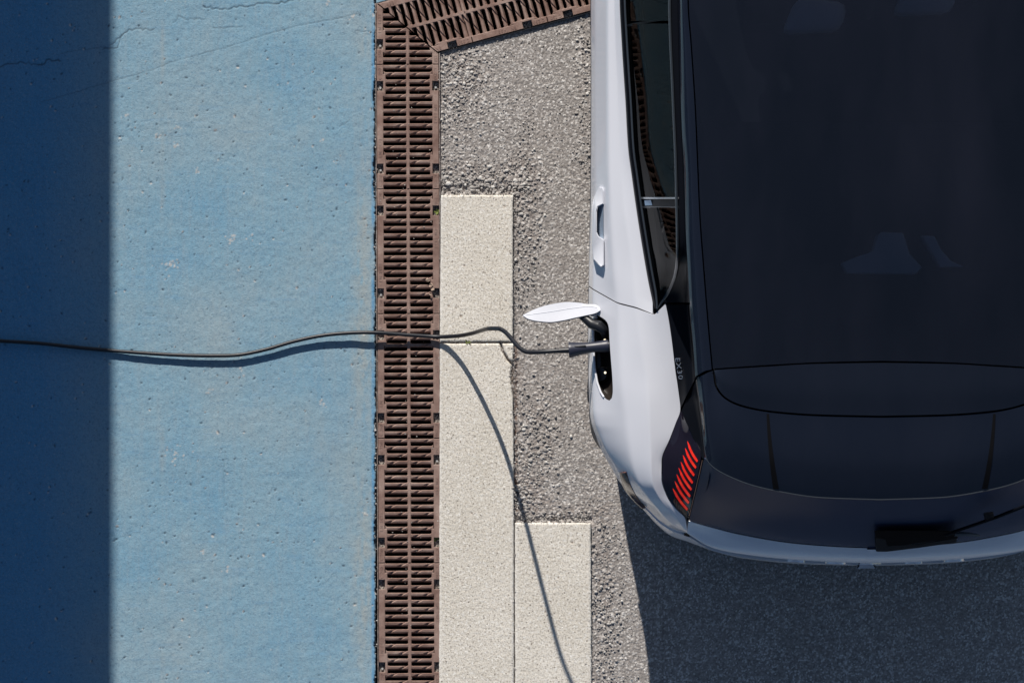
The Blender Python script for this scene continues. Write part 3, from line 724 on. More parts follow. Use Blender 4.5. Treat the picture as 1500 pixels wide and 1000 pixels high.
# ------------------------------------------------------------------ wall whose shadow lies on the left of the blue floor
mb = MB(); mb.box(gx(-862), gx(-862) + .001, 0, .001, 0, .001)
mb = MB(); HWALL = 2.1; xr = gx(168.5) - HWALL / math.tan(R(SUN_EL)) * (SUN_R / math.hypot(1, SUN_R))
mb.box(xr - .24, xr, -9, 12, -.02, HWALL)
wall = mb.build('boundary_wall', M_wall, bevel=.006); tag(wall, 'long low blue rendered wall left of the picture, its shadow on the blue floor', 'wall')

# ------------------------------------------------------------------ CAR
car = empty('parked_car', (XC, 0, 0)); tag(car, 'white electric car with black roof and open charging flap, cable plugged in', 'car')
ICX = lambda z: 750 + XC * S * H / (H - z)
def mirror_world(a): b = a.copy(); b[..., 0] = 2 * XC - b[..., 0]; return b
def soften(g, it=2):
    for _ in range(it): g[1:-1] = .25 * g[:-2] + .5 * g[1:-1] + .25 * g[2:]
    return g
def loft_grid(curves, nu, nv, pars=None, lin=False):
    """curves: list of [(px,py,z)...]; returns world grid (nu, nv, 3)"""
    cs = np.stack([resample(c, nv) for c in curves])                # k, nv, 3
    wd = np.stack([Wa(c) for c in cs])
    k = len(curves)
    if pars is None:
        d = np.linalg.norm(np.diff(wd, axis=0), axis=2).mean(1); pars = np.r_[0, np.cumsum(d)]; pars = pars / pars[-1]
    flat = wd.reshape(k, -1)
    if lin:
        t = np.linspace(0, 1, nu); i = np.clip(np.searchsorted(pars, t) - 1, 0, k - 2); f = ((t - pars[i]) / (pars[i + 1] - pars[i]))[:, None]
        return (flat[i] * (1 - f) + flat[i + 1] * f).reshape(nu, nv, 3)
    out = pchip(pars, flat, np.linspace(0, 1, nu)).reshape(nu, nv, 3)
    return out
def grid_to_mesh(name, g, skirt=.012, sharp=50):
    nu, nv = g.shape[:2]
    du = np.gradient(g, axis=0); dv = np.gradient(g, axis=1); nrm = np.cross(du, dv); ln = np.linalg.norm(nrm, axis=2, keepdims=True); nrm = nrm / np.maximum(ln, 1e-9)
    cen = g.reshape(-1, 3).mean(0); ctr = np.array([XC, cen[1] * .75 + .35 * (cen[1] > -.4) * 0, .6])
    flip = (nrm.mean((0, 1)) @ (cen - ctr)) < 0
    if flip: nrm = -nrm
    idx = np.arange(nu * nv).reshape(nu, nv); V = g.reshape(-1, 3).tolist()
    q = np.stack([idx[:-1, :-1], idx[1:, :-1], idx[1:, 1:], idx[:-1, 1:]], -1).reshape(-1, 4)
    if flip: q = q[:, ::-1]
    faces = q.tolist()
    if skirt:
        loop = np.r_[idx[:, 0], idx[-1, 1:], idx[-2::-1, -1], idx[0, -2:0:-1]]
        low = g.reshape(-1, 3)[loop] - nrm.reshape(-1, 3)[loop] * skirt; nb = len(V); V += low.tolist(); n_ = len(loop)
        for i in range(n_):
            f = [int(loop[i]), nb + i, nb + (i + 1) % n_, int(loop[(i + 1) % n_])]
            faces.append(f if not flip else f[::-1])
    return new_mesh(name, V, faces, True, sharp)
GR = {}
def panel(name, curves, m, nu=10, nv=60, parent=None, skirt=.012, both=True, label=None, key=None, pars=None, sharp=50, lin=False):
    g = loft_grid(curves, nu, nv, pars, lin)
    if lin: g = soften(g)
    if key: GR[key] = g
    out = []
    for mi in ((0, 1) if both else (0,)):
        gg = mirror_world(g) if mi else g
        me = grid_to_mesh(name, gg, skirt, sharp); o = link(name, me, m); fromw(o, parent or car)
        if parent is not None: o.location = Vector((0, 0, 0)) - Vector(car.location) - Vector(parent.location) if parent is not car else o.location
        out.append(o)
    return out
def surf(key, px, py, off=0.0, zmin=None):                                     # world point on a stored panel above picture point
    g = GR[key].reshape(-1, 3); g = g[g[:, 2] > (zmin if zmin is not None else (.735 if key in ('quarter', 'door') else -1))]; gxp, gyp = unW(g); d = (gxp - px) ** 2 + (gyp - py) ** 2
    i = np.argpartition(d, 6)[:6]; w = 1 / (d[i] + .05); z = (g[i, 2] * w).sum() / w.sum() + off
    return W(px, py, z)

# feature curves along the side: picture x and height as functions of picture y
A_x = F([(-1020, 1010), (-980, 940), (-900, 893), (-700, 874), (-450, 869), (0, 865.5), (100, 866), (275, 865.5), (420, 862.5), (500, 861.5), (600, 863.2), (620, 866), (635, 871), (657, 879.5), (680, 892), (705, 907), (725, 926), (743, 946), (763, 967), (774, 984), (781, 1005)])
A_z = F([(-1020, .62), (-450, .76), (600, .78), (700, .74), (781, .72)])
B_dx = F([(-1020, 12), (-450, 6), (500, 6), (700, 7), (750, 5), (781, 0.5)]); B_z = F([(-1020, .70), (-450, .83), (600, .845), (700, .825), (781, .75)])
L1_x = F([(-1020, 1040), (-980, 990), (-900, 925), (-700, 896), (0, 890), (240, 891), (307, 893), (400, 899), (450, 904), (560, 909), (620, 917), (678, 925), (705, 934), (725, 947), (745, 963), (763, 979), (774, 993), (781, 1005.7)])
L1_z = F([(-1020, .75), (-450, .93), (0, .960), (450, .955), (620, .945), (705, .922), (745, .885), (765, .85), (781, .80)])
L2_x = F([(-1020, 1060), (-980, 1010), (-900, 945), (-700, 906), (0, 900), (120, 904), (240, 909), (307, 914), (400, 927), (450, 932), (500, 938), (565, 948), (620, 951), (666, 953), (705, 955), (725, 963), (745, 977), (763, 991), (774, 999), (781, 1006.2)])
L2_z = F([(-1020, .80), (-450, .955), (0, .982), (240, .990), (450, .996), (565, .992), (666, .970), (705, .952), (745, .912), (765, .88), (781, .845)])
E_x = F([(-1020, 1085), (-900, 975), (-700, 925), (-450, 903), (0, 907), (60, 910), (108, 913), (144, 915.5), (220, 920), (257, 925), (307, 932), (370, 942), (415, 950), (443, 956)])
Q_x = F([(443, 974.5), (466, 979), (499, 984), (541, 989), (599, 996.5), (620, 989.5), (641, 981.5), (675, 969), (700, 968.8), (725, 976), (745, 990), (760, 1004), (781, 1006.5)])
E_z = F([(-1020, .84), (-700, .96), (-450, .995), (0, 1.012), (240, 1.014), (443, 1.012)]); Q_z = F([(443, 1.042), (541, 1.008), (599, .988), (641, .976), (675, .960), (700, .95), (725, .93), (760, .905), (781, .88)])
K_z = F([(-1020, .45), (-850, .42), (280, .42), (310, .42), (360, .58), (420, .69), (478, .715), (530, .69), (590, .58), (640, .42), (781, .55)])
YC = F([(858, 417.5), (865, 420.5), (874, 430), (890, 438), (903, 443.5), (920, 447.5), (934, 451.5), (947, 457.5), (954, 460.5), (957, 460.5), (962, 457), (974, 445)])
def side_curve(k, ya, yb, n=70):
    ys = np.linspace(ya, yb, n)
    if k == 0: return np.stack([A_x(ys) + 2.5 + np.clip((ys - 590) / 50, 0, 1) * 15, ys, K_z(ys)], 1)
    if k == 1: return np.stack([A_x(ys) + .4 + np.clip((ys - 590) / 50, 0, 1) * 5, ys, np.maximum(A_z(ys) * .5 + K_z(ys) * .5, K_z(ys) + .01)], 1)
    if k == 2: return np.stack([A_x(ys), ys, A_z(ys)], 1)
    if k == 3: return np.stack([A_x(ys) + B_dx(ys), ys, B_z(ys)], 1)
    if k == 4: return np.stack([L1_x(ys), ys, L1_z(ys)], 1)
    if k == 5: return np.stack([L2_x(ys), ys, L2_z(ys)], 1)
    if k == 6: return np.stack([E_x(ys), ys, E_z(ys)], 1)
    if k == 8: return np.stack([X6(ys), ys, .45 * L2_z(ys) + .55 * Q_z(np.maximum(ys, 443))], 1)
    if k == 7: return np.stack([Q_x(ys), ys, Q_z(ys)], 1)
X6 = F([(455, 956.9), (461, 957.8), (500, 964.5), (541, 971), (599, 977), (620, 973.5), (641, 968.5), (675, 962.5), (700, 962.8), (725, 969.5), (745, 983.5), (763, 994.5), (781, 1006.3)])
def cut_y(k):
    if k == 8: return 460.6
    y = 440.0
    for _ in range(12):
        x = {0: A_x(y)[0] + 2, 1: A_x(y)[0], 2: A_x(y)[0], 3: A_x(y)[0] + 6, 4: L1_x(y)[0], 5: L2_x(y)[0], 6: 957.5, 7: 974.5}[k]; y = float(YC([x])[0])
    return y
GAP = 1.1
pr = np.r_[0, .10, .26, .40, .60, .74, 1.0]
def multi(a, b, kk): return [side_curve(k, a(k), b(k)) for k in kk]
front_cut = -30
panel('rear_door', multi(lambda k: front_cut + GAP, lambda k: cut_y(k) - GAP, range(7)), M_white, 66, 150, key='door', pars=pr, lin=True)
panel('front_door', multi(lambda k: -430, lambda k: front_cut - GAP, range(7)), M_white, 66, 40, pars=pr, lin=True)
panel('front_wing', multi(lambda k: -1015, lambda k: -432, range(7)), M_white, 30, 50, pars=pr)
# quarter panel: with the hole of the charging port cut out
def q_end(k): return 781
qc = []
for k in (0, 1, 2, 3, 4, 5, 8, 7):
    ya = cut_y(k) + GAP if k != 7 else 445
    qc.append(side_curve(k, ya, 779.5 if k < 4 else 780, 120))
pq = np.r_[0, .08, .20, .32, .50, .66, .84, 1.0]
PORT = [(869.2, 482), (870.3, 469), (874.5, 461.5), (883, 466), (888.5, 471), (891.5, 480), (892.6, 500), (894.6, 527), (896.6, 553), (897.3, 571), (896, 582), (892, 586.3), (886.5, 583), (881, 575.5), (875.5, 561), (871.8, 540), (870, 510)]
PORTs = resample([(x, y, 0) for x, y in PORT + PORT[:1]], 61)[:-1, :2]
def quarter():
    g = soften(loft_grid(qc, 75, 190, pq, lin=True)); GR['quarter'] = g
    out = []
    for mi in (0, 1):
        gg = mirror_world(g) if mi else g
        me = grid_to_mesh('rear_quarter_panel', gg, .012, 50)
        o = link('rear_quarter_panel', me, M_white); fromw(o, car); out.append(o)
    return out
q_left, q_right = quarter()
def cut_hole(o, poly, z0, z1):
    mb = MB(); mb.prism([(W(x, y, .85)[0], W(x, y, .85)[1]) for x, y in poly], z0, z1)
    me = new_mesh('cut', mb.v, mb.f, False); bm = bmesh.new(); bm.from_mesh(me); bmesh.ops.recalc_face_normals(bm, faces=bm.faces); bm.to_mesh(me); bm.free()
    c = bpy.data.objects.new('cut', me); COL.objects.link(c); c.location = (0, 0, 0)
    src = o.data
    sol = o.modifiers.new('s', 'SOLIDIFY'); sol.thickness = .004; sol.offset = -1
    md = o.modifiers.new('b', 'BOOLEAN'); md.object = c; md.operation = 'DIFFERENCE'; md.solver = 'EXACT'
    bpy.context.view_layer.update()
    me2 = bpy.data.meshes.new_from_object(o.evaluated_get(bpy.context.evaluated_depsgraph_get()))
    o.modifiers.clear(); bpy.data.objects.remove(c); bpy.data.meshes.remove(me)
    me2.name = src.name; o.data = me2; me2.polygons.foreach_set('use_smooth', [True] * len(me2.polygons)); me2.set_sharp_from_angle(angle=R(35))
cut_hole(q_left, PORTs, .6, 1.2)
# recess of the charging port
port = empty('charge_port', tuple(np.array(W(882, 525, .85)) - np.array([XC, 0, 0]))); port.parent = car
def on_car(o, parent):          # o is built in world coordinates, parent may be a part empty
    o.parent = parent; p = Vector((0, 0, 0)); q = parent
    while q is not None: p += Vector(q.location); q = q.parent
    o.location = -p; return o
rim = [Vector(surf('quarter', x, y, -.001)) for x, y in PORTs]
cen = sum(rim, Vector()) / len(rim)
V_ = []; n_ = len(rim)
for lev, (sh, dz, dxx) in enumerate(((1.0, 0, 0), (.97, -.018, .002), (.90, -.05, .006), (.55, -.062, .008))):
    for p in rim: V_.append(cen + (p - cen) * sh + Vector((dxx, 0, dz)))
Fs = [(l*n_ + i, l*n_ + (i+1) % n_, (l+1)*n_ + (i+1) % n_, (l+1)*n_ + i) for l in range(3) for i in range(n_)] + [tuple(3*n_ + i for i in range(n_))]
o = link('port_recess', new_mesh('port_recess', V_, Fs, True, 50), mat('port_recess_plastic', (.022, .018, .016), .32, spec=.5)); on_car(o, port)
mb = MB(); lip = [Vector(surf('quarter', x, y, .0005)) for x, y in [(869.4, 474), (869.0, 490), (869.5, 510), (871.2, 540), (874.8, 560), (880.0, 574.5), (884.5, 581.5)]]
mb.tube([Vector(p) for p in resample_w(lip, 24)] if False else lip, .0035, 8); o = mb.build('port_lip', M_white, smooth=True); on_car(o, port)
for (x, y, rr) in ((886, 498, .0042), (886.5, 545.5, .0038)):
    mb = MB(); p = Vector(W(x, y, .855)); mb.tube([p, p + Vector((0, 0, .006))], rr, 10); o = mb.build('port_lamp', M_led); on_car(o, port)
mb = MB(); p = Vector(W(884, 548, .82)); mb.tube([p, p + Vector((-.01, 0, .022))], [.024, .021], 20); o = mb.build('fast_charge_socket', M_rubber, smooth=True); on_car(o, port)
# port flap, swung open on its dark arm
flap = empty('port_flap', tuple(np.array(W(880, 455, .86)) - np.array([XC, 0, 0]))); flap.parent = car
top = [(766.2, 461.2, .876), (784, 452.5, .873), (806, 445.8, .871), (832, 442.3, .870), (850, 443.5, .872), (859, 445.2, .874), (871, 445.8, .878), (877.5, 449, .881), (879.4, 453, .885)]
mid = [(766.2, 461.6, .8765), (784, 458.5, .8775), (806, 455, .876), (832, 450.8, .8745), (850, 448.8, .8755), (859, 448.0, .877), (870, 448.6, .881), (876, 451, .884), (879.0, 454, .887)]
bot = [(766.4, 462.3, .877), (774, 467, .883), (789, 470.3, .886), (806, 471.6, .887), (824, 469.2, .887), (843, 465.0, .887), (858, 461.8, .887), (872, 458.6, .888), (879.2, 454.4, .888)]
top, mid, bot = [[(x, y, .882 + (z - .882) * .6) for x, y, z in c_] for c_ in (top, mid, bot)]
g = loft_grid([top, mid, bot], 15, 60, [0, .30, 1.0])
me = grid_to_mesh('flap_skin', g, .006, 30); o = link('flap_skin', me, M_white); on_car(o, flap)
mb = MB(); mb.tube([Vector(p) + Vector((0, 0, .0001)) for p in g[5, 2:-3:3]], .0009, 6); on_car(mb.build('flap_crease', mat('crease_grey', (.62, .64, .70), .4), smooth=True), flap)
g2 = g + np.array([0, -.0032, -.007]); me = grid_to_mesh('flap_liner', g2, .002); o = link('flap_liner', me, mat('blue_grey_liner', (.10, .15, .22), .4)); on_car(o, flap)
mb = MB(); arm = [Vector(W(848, 459, .862)), Vector(W(857, 466, .868)), Vector(W(867, 474.5, .872)), Vector(W(877, 477, .888)), Vector(W(884, 483, .885)), Vector(W(887, 492, .86))]
mb.tube(arm, [.011, .014, .0165, .018, .016, .012], 12); o = mb.build('hinge_arm', M_rubber, smooth=True, sharp=50); on_car(o, flap)
mb = MB(); mb.tube([Vector(W(866, 460.5, .86)), Vector(W(872, 461, .865)), Vector(W(874, 466, .86))], [.006, .007, .004], 8); o = mb.build('hinge_bracket', M_white, smooth=True); on_car(o, flap)

# lower body: cladding, arches, wheels
def lower(ya, yb, n=40):
    ys = np.linspace(ya, yb, n); kz = K_z(ys)
    return [np.stack([A_x(ys) - .4 + (ys > 600) * 16, ys, kz + .004], 1), np.stack([A_x(ys) - .9 + (ys > 600) * 20, ys, np.maximum(kz * .6 + .1, .2)], 1), np.stack([A_x(ys) + 11 + (ys > 600) * 30, ys, np.full(n, .19)], 1)]
for (a, b) in ((-560, 305), (645, 770)):
    panel('sill_cladding', lower(a, b), M_plastic, 8, 40)
def arch(yc, zc, rad, wid):
    inner = []; outer = []
    for t in np.linspace(0, math.pi, 30):
        for (lst, rr) in ((inner, rad), (outer, rad + wid)):
            y = yc + math.cos(t) * rr * S; z = zc + math.sin(t) * rr; z = max(z, .30)
            lst.append(((min(1, max(0, (y - 585) / 40)) * 17 if z < .66 else 0) + float(A_x([min(max(y, -1000), 770)])[0]) - (4.5 if y > 560 else .9) * (1 if y > 560 else 1) * (1 - .75 * math.sin(t)) - .3, y, min(z, .77)))
    return [inner, outer]
panel('wheel_arch', arch(470, .34, .355, .04), M_plastic, 5, 60)
panel('wheel_arch', arch(-705, .34, .355, .04), M_plastic, 5, 60)
bx = [(862.3, 598), (863.2, 612), (866.5, 634), (871, 645), (879.0, 657.5)]
panel('arch_extension', [[(x, y, .70) for x, y in bx], [(x + 3.5 if i < 4 else x + 1, y - 2, .74) for i, (x, y) in enumerate(bx)]], M_plastic, 4, 30, both=True)
for sgn in (-1, 1):
    for yw in (470, -705):
        wh = empty('wheel', (sgn * .752, gy(yw), .34)); wh.parent = car
        mb = MB(); x = XC + sgn * .752; c_ = Vector((x, gy(yw), .34))
        prof = [(-.11, .22), (-.115, .31), (-.095, .335), (0, .341), (.095, .335), (.115, .31), (.11, .22)]
        vs = []; fs = []; m_ = 40
        for (a, rr) in prof:
            for k in range(m_): t = 2 * math.pi * k / m_; vs.append((c_.x + a, c_.y + rr * math.cos(t), c_.z + rr * math.sin(t)))
        for i in range(len(prof) - 1):
            for k in range(m_): fs.append((i*m_ + k, i*m_ + (k+1) % m_, (i+1)*m_ + (k+1) % m_, (i+1)*m_ + k))
        mb.add(vs, fs); on_car(mb.build('tyre', M_rubber, smooth=True, sharp=40), wh)
        mb = MB(); mb.tube([(c_.x - .09, c_.y, c_.z), (c_.x + .09, c_.y, c_.z)], .222, 32); on_car(mb.build('rim', M_far, smooth=True, sharp=40), wh)
        mb = MB()
        for k in range(5):
            t = 2 * math.pi * k / 5; d = Vector((0, math.cos(t), math.sin(t)))
            mb.tube([c_ + Vector((sgn * .10, 0, 0)) + d * .03, c_ + Vector((sgn * .10, 0, 0)) + d * .21], [.035, .022], 6)
        on_car(mb.build('spoke', M_chrome, smooth=True), wh)
# chassis and inner walls that close the body below
mb = MB(); xa = W(884, 0, .3)[0]; xb = 2 * XC - xa
mb.box(xa + .06, xb - .06, gy(685), gy(-960), .17, .30); mb.box(xa + .10, xb - .10, gy(300), gy(-550), .30, .40); on_car(mb.build('chassis', M_gap), car)
mb = MB()
for s_ in (0, 1):
    x0_ = W(915, 0, .5)[0]; x0_ = x0_ if s_ == 0 else 2 * XC - x0_ - .02
    mb.box(x0_, x0_ + .02, gy(660), gy(-900), .30, .90)
on_car(mb.build('inner_body', M_gap), car)
# panel gap strip below door seam
gapc = [np.stack([side_curve(k, cut_y(k) - 5, cut_y(k) + 5, 6)[:, 0], side_curve(k, cut_y(k) - 5, cut_y(k) + 5, 6)[:, 1], side_curve(k, cut_y(k) - 5, cut_y(k) + 5, 6)[:, 2] - .009], 1) for k in range(7)]
g = soften(loft_grid(gapc, 66, 6, pr, lin=True)); me = grid_to_mesh('seam_backing', g, 0); on_car(link('seam_backing', me, M_gap), car)

# side windows
ys = np.array([-620, -450, -200, 0, 60, 120, 180, 240, 300, 340, 370, 402, 420, 432, 445, 456])
I_x = F([(-620, 1005), (-450, 985), (0, 979), (144, 984), (240, 988), (295, 989.2), (345, 990.3), (370, 990.5), (385, 989.8), (402, 987), (420, 980.5), (432, 974.5), (445, 966.5), (456, 960.5)])
I_z = F([(-620, 1.15), (-450, 1.36), (0, 1.39), (300, 1.37), (370, 1.34), (402, 1.20), (420, 1.10), (432, 1.055), (445, 1.028), (456, 1.02)])
TW = 9.0
def E2(y): return E_x(np.minimum(y, 443)) + np.maximum(y - 443, 0) * .1
yb = np.linspace(-560, 452, 120)
wz = lambda y: E_z(np.minimum(y, 443))
inn = E2(yb) + TW - np.clip((yb - 425) / 30, 0, 1) * 3.5
panel('window_trim', [np.stack([E2(yb) + .6, yb, wz(yb) + .002], 1), np.stack([E2(yb) + 4.2, yb, wz(yb) + .02], 1), np.stack([inn, yb, wz(yb) + .012], 1)], M_black, 8, 160)
panel('window_seal', [np.stack([inn - 2.3, yb, wz(yb) + .019], 1), np.stack([inn + .2, yb, wz(yb) + .022], 1)], M_frame, 3, 120, skirt=.004)
yt = np.r_[np.linspace(-560, 365, 80), np.linspace(372, 452, 40)]
g0 = np.stack([inn, yb, wz(yb) + .012], 1); g1 = np.stack([I_x(yb), yb, I_z(yb)], 1)
def glass_between(ya, yc_, name, mtl=M_glass):
    s = (yb >= ya) & (yb <= yc_); yy = np.linspace(ya, yc_, 40)
    i2 = E2(yy) + TW - np.clip((yy - 425) / 30, 0, 1) * 3.5
    b_ = np.stack([i2, yy, wz(yy) + .010], 1); t_ = np.stack([I_x(yy), yy, I_z(yy)], 1); m_ = (b_ + t_) / 2; m_[:, 0] -= 1.6
    return panel(name, [b_, m_, t_], mtl, 10, 60, skirt=0)
glass_between(-470, 31, 'front_door_window'); glass_between(35, 289, 'rear_door_window'); glass_between(304, 449, 'quarter_window')
def divider(y0, y1, name, m, lift=.006):
    yy = np.linspace(y0, y1, 4); i2 = E2(yy) + TW - 1
    panel(name, [np.stack([i2, yy + (6 if name == 'pillar_seal' else 0), wz(yy) + lift], 1), np.stack([I_x(yy) + 1, yy - (6 if name == 'pillar_seal' else 0), I_z(yy) + lift], 1)], m, 4, 6, skirt=.01)
divider(30.5, 34, 'pillar_seal', M_black); divider(289, 291.5, 'window_divider', M_chrome, .012); divider(291.5, 302.5, 'window_post', M_black, .004); divider(302.5, 304.5, 'window_divider', M_frame, .01)
mb = MB(); mb.prism([W(944, 293.5, 1.09)[:2], W(953, 293.5, 1.09)[:2], W(955, 301, 1.09)[:2], W(945, 301, 1.09)[:2]], [1.07, 1.13, 1.13, 1.07], [1.075, 1.135, 1.135, 1.075]); on_car(mb.build('post_reflector', mat('pale_blue_trim', (.22, .33, .48), .3)), car)
# grey moulding around the window top
ym = np.r_[np.linspace(-560, 365, 60), np.linspace(370, 455, 50)]
def Fx(y): return I_x(y) + 4.2 * np.clip((458 - y) / 25, .3, 1)
I_c = np.stack([I_x(ym) - .3, ym, I_z(ym) + .004], 1); F_c = np.stack([Fx(ym) - .6, ym + 1.5 * np.clip((ym - 370) / 20, 0, 1), I_z(ym) + .012], 1)
F_c[:, 2] -= .008 * np.clip((ym - 400) / 30, 0, 1); I_m = (I_c + F_c) / 2; I_m[:, 2] += .006 * np.clip((430 - ym) / 30, .2, 1)
panel('window_moulding', [I_c, I_m, F_c], M_frame, 6, 150, skirt=.006)
# inner vertical strips seen through the glass, door card
panel('door_card', [np.stack([E2(yb) + 8, yb, wz(yb) - .03], 1), np.stack([E2(yb) + 26 - np.clip((yb - 300) / 130, 0, 1) * 12, yb, wz(yb) - .02], 1), np.stack([E2(yb) + 34 - np.clip((yb - 300) / 130, 0, 1) * 18, yb, wz(yb) - .30], 1)], mat('door_card_trim', (.028, .032, .042), .5), 6, 80, skirt=0)
# black panel between window and roof rail
RO_x = F([(-620, 1016), (-450, 1004), (0, 994), (96, 996), (192, 999), (240, 1002), (345, 1005), (400, 1008), (445, 1010.5), (510, 1016), (552, 1019.5)]); RO_z = F([(-620, 1.33), (-450, 1.40), (0, 1.435), (445, 1.425), (552, 1.42)])
RE_x = F([(-620, 1040), (-450, 1020), (0, 1008), (72, 1013), (168, 1019), (240, 1022), (320, 1025.5), (395, 1031), (470, 1037), (541, 1043.5)]); RE_z = F([(-620, 1.35), (-450, 1.44), (0, 1.478), (300, 1.475), (541, 1.455)])
yf = np.linspace(-560, 443, 110)
fe = np.stack([Fx(yf), yf, I_z(yf) + .006], 1); ro = np.stack([RO_x(yf) + .4, yf, RO_z(yf) - .004], 1); mm_ = fe * .15 + ro * .85; mm_[:, 2] = fe[:, 2] + .25 * (ro[:, 2] - fe[:, 2])
panel('upper_door_frame', [fe, mm_, ro], M_black, 8, 130)
ye = np.linspace(443.5, 1, 1)
a_ = [(974.8, 446, 1.040), (979.6, 466, 1.034), (984.5, 499, 1.023), (989.5, 541, 1.010), (997, 597.5, .990)]
b_ = [(979, 446.2, 1.05), (988, 466, 1.045), (996, 499, 1.045), (1001.3, 541, 1.04), (1004, 582.5, 1.04)]
c_ = [(1008.5, 446, 1.10), (1011, 468, 1.10), (1014.5, 502, 1.10), (1017, 535, 1.10), (1017.5, 555, 1.10)]
d_ = [(1010.6, 446, 1.42), (1012.2, 470, 1.42), (1015.5, 505, 1.42), (1018.3, 535, 1.42), (1019.5, 550.5, 1.42)]
panel('pillar_panel', [a_, b_, c_, d_], M_black, 30, 80, key='pillar', pars=[0, .2, .65, 1])
# small quarter glass corner behind the window frame
# roof rail
yr = np.linspace(-560, 541, 120)
ra = np.stack([RO_x(yr), yr, RO_z(yr)], 1); rc = np.stack([RE_x(yr) - 1.0, yr, RE_z(yr)], 1)
rb1 = ra * .78 + rc * .22; rb1[:, 2] += .016; rb2 = ra * .4 + rc * .6; rb2[:, 2] += .020
ra2 = ra.copy(); rc[:, 1] -= 0; ra[:, 1] += np.clip((yr - 500) / 41, 0, 1) * 10
rb1[:, 1] += np.clip((yr - 500) / 41, 0, 1) * 7; rb2[:, 1] += np.clip((yr - 500) / 41, 0, 1) * 2
panel('roof_rail', [ra, rb1, rb2, rc], M_rail, 16, 150)
# gutter line highlight between panels
# roof glass
RB = F([(1030, 542.5), (1045, 541), (1100, 537.2), (1200, 531.5), (1289, 529.5)])
cr = []
for f in (0, .12, .35, .65, 1.0):
    xe = RE_x(yr) + .9; xcn = 1289.0
    px_ = xe + (xcn - xe) * f; ye_ = RB(px_[-1:])[0] - 1.2
    yy = -560 + (yr + 560) * (ye_ + 560) / (541 + 560)
    zc_ = RE_z(yr) + (.050 * (1 - (1 - f) ** 2.2)) + .002
    cr.append(np.stack([px_, yy, zc_], 1))
g = loft_grid(cr, 30, 110); gm = mirror_world(g)[::-1]; gfull = np.concatenate([g[:-1], gm], 0)
me = grid_to_mesh('glass_roof', gfull, .01); on_car(link('glass_roof', me, M_sunroof), car)
# dark band along the roof edge printed on the glass is a thin black frame under it
for f0, f1 in ((0, .12),):
    pass
def across(pts):                      # complete a left-half curve with its mirror image (world), returns world array
    w = Wa(resample(pts, 60)); m_ = mirror_world(w)[::-1]; return np.concatenate([w[:-1], m_], 0)
def span_panel(name, curves, m, nu=10, skirt=.01, key=None, pars=None, sharp=50, parent=None):
    wd = np.stack([across(c) for c in curves]); k = len(curves)
    if pars is None:
        d = np.linalg.norm(np.diff(wd, axis=0), axis=2).mean(1); pars = np.r_[0, np.cumsum(d)]; pars = pars / pars[-1]
    g = pchip(pars, wd.reshape(k, -1), np.linspace(0, 1, nu)).reshape(nu, -1, 3)
    if key: GR[key] = g
    me = grid_to_mesh(name, g, skirt, sharp); o = link(name, me, m); on_car(o, parent or car); return o
# roof end (the strip of roof behind the glass, closed by the curved seam)
r0 = [(1046.2, 542.2, 1.456), (1049, 541.8, 1.46), (1058, 541.0, 1.47), (1080, 539.8, 1.483), (1125, 537, 1.497), (1190, 533.2, 1.506), (1289, 531.3, 1.510)]
r1 = [(1046.6, 545, 1.455), (1048.6, 560, 1.455), (1060, 579, 1.458), (1085, 592.3, 1.466), (1130, 601.4, 1.478), (1200, 606.6, 1.486), (1289, 608.6, 1.490)]
span_panel('roof_end', [r0, [tuple((np.array(a) + np.array(b)) / 2 + np.array([0, 0, .004])) for a, b in zip(r0, r1)], r1], M_roof, 12, key='roofend')
# spoiler
s1 = [(1044.2, 543, 1.453), (1046.3, 561.5, 1.452), (1058.2, 581, 1.455), (1084, 595, 1.463), (1129.5, 604, 1.474), (1200, 609.2, 1.482), (1289, 611.2, 1.486)]
sm = [(1036, 546, 1.458), (1039, 590, 1.452), (1050, 622, 1.450), (1084, 650, 1.455), (1133, 664, 1.464), (1203, 672, 1.470), (1289, 675, 1.472)]
so = [(1029, 549.5, 1.452), (1033.5, 615, 1.438), (1042.5, 660, 1.428), (1085, 690, 1.432), (1135, 706, 1.438), (1204, 716, 1.442), (1289, 719, 1.444)]
s3 = [(1020.8, 553, 1.42), (1029, 622, 1.400), (1035, 671, 1.405), (1086, 704.5, 1.420), (1136, 718, 1.426), (1204, 728, 1.430), (1289, 731, 1.432)]
span_panel('spoiler', [s1, sm, so, s3], M_rail, 24, key='spoiler', sharp=60)
pts_ = across([(x, y + .3, z - .001) for x, y, z in s3[1:]]); mb = MB(); mb.tube([Vector(p) for p in pts_], .0022, 6); on_car(mb.build('spoiler_edge_highlight', M_frame, smooth=True), car)  # grey tube that paints a thin highlight along the spoiler's lower edge
for sg in (0, 1):  # dark ribbons laid on the skin, painting the shade of a step in it
    vs = []; n_ = 24
    for i in range(n_):
        t = i / (n_ - 1); y = 606 + 110 * t; xm = 1123 + 3.0 * t + 6.5 * t ** 2; w_ = 3.5 + 5 * t
        for x in (xm, xm + w_ * .5, xm + w_): vs.append(Vector(surf('spoiler', x, y, .0016)))
    if sg: vs = [Vector((2 * XC - v.x, v.y, v.z)) for v in vs]
    mb = MB(); mb.add([tuple(v) for v in vs], [(3*i + k, 3*i + k + 1, 3*i + k + 4, 3*i + k + 3) for i in range(n_ - 1) for k in (0, 1)]); on_car(mb.build('spoiler_step_shade', M_gap, smooth=True), car)
# black backing below all seams of the rear
bk = [[(x, y - 4, z - .03) for x, y, z in r0], [(x, y, z - .03) for x, y, z in s1], [(x + 1, y - 6, z - .05) for x, y, z in s3]]
span_panel('roof_backing', bk, M_gap, 8, 0)
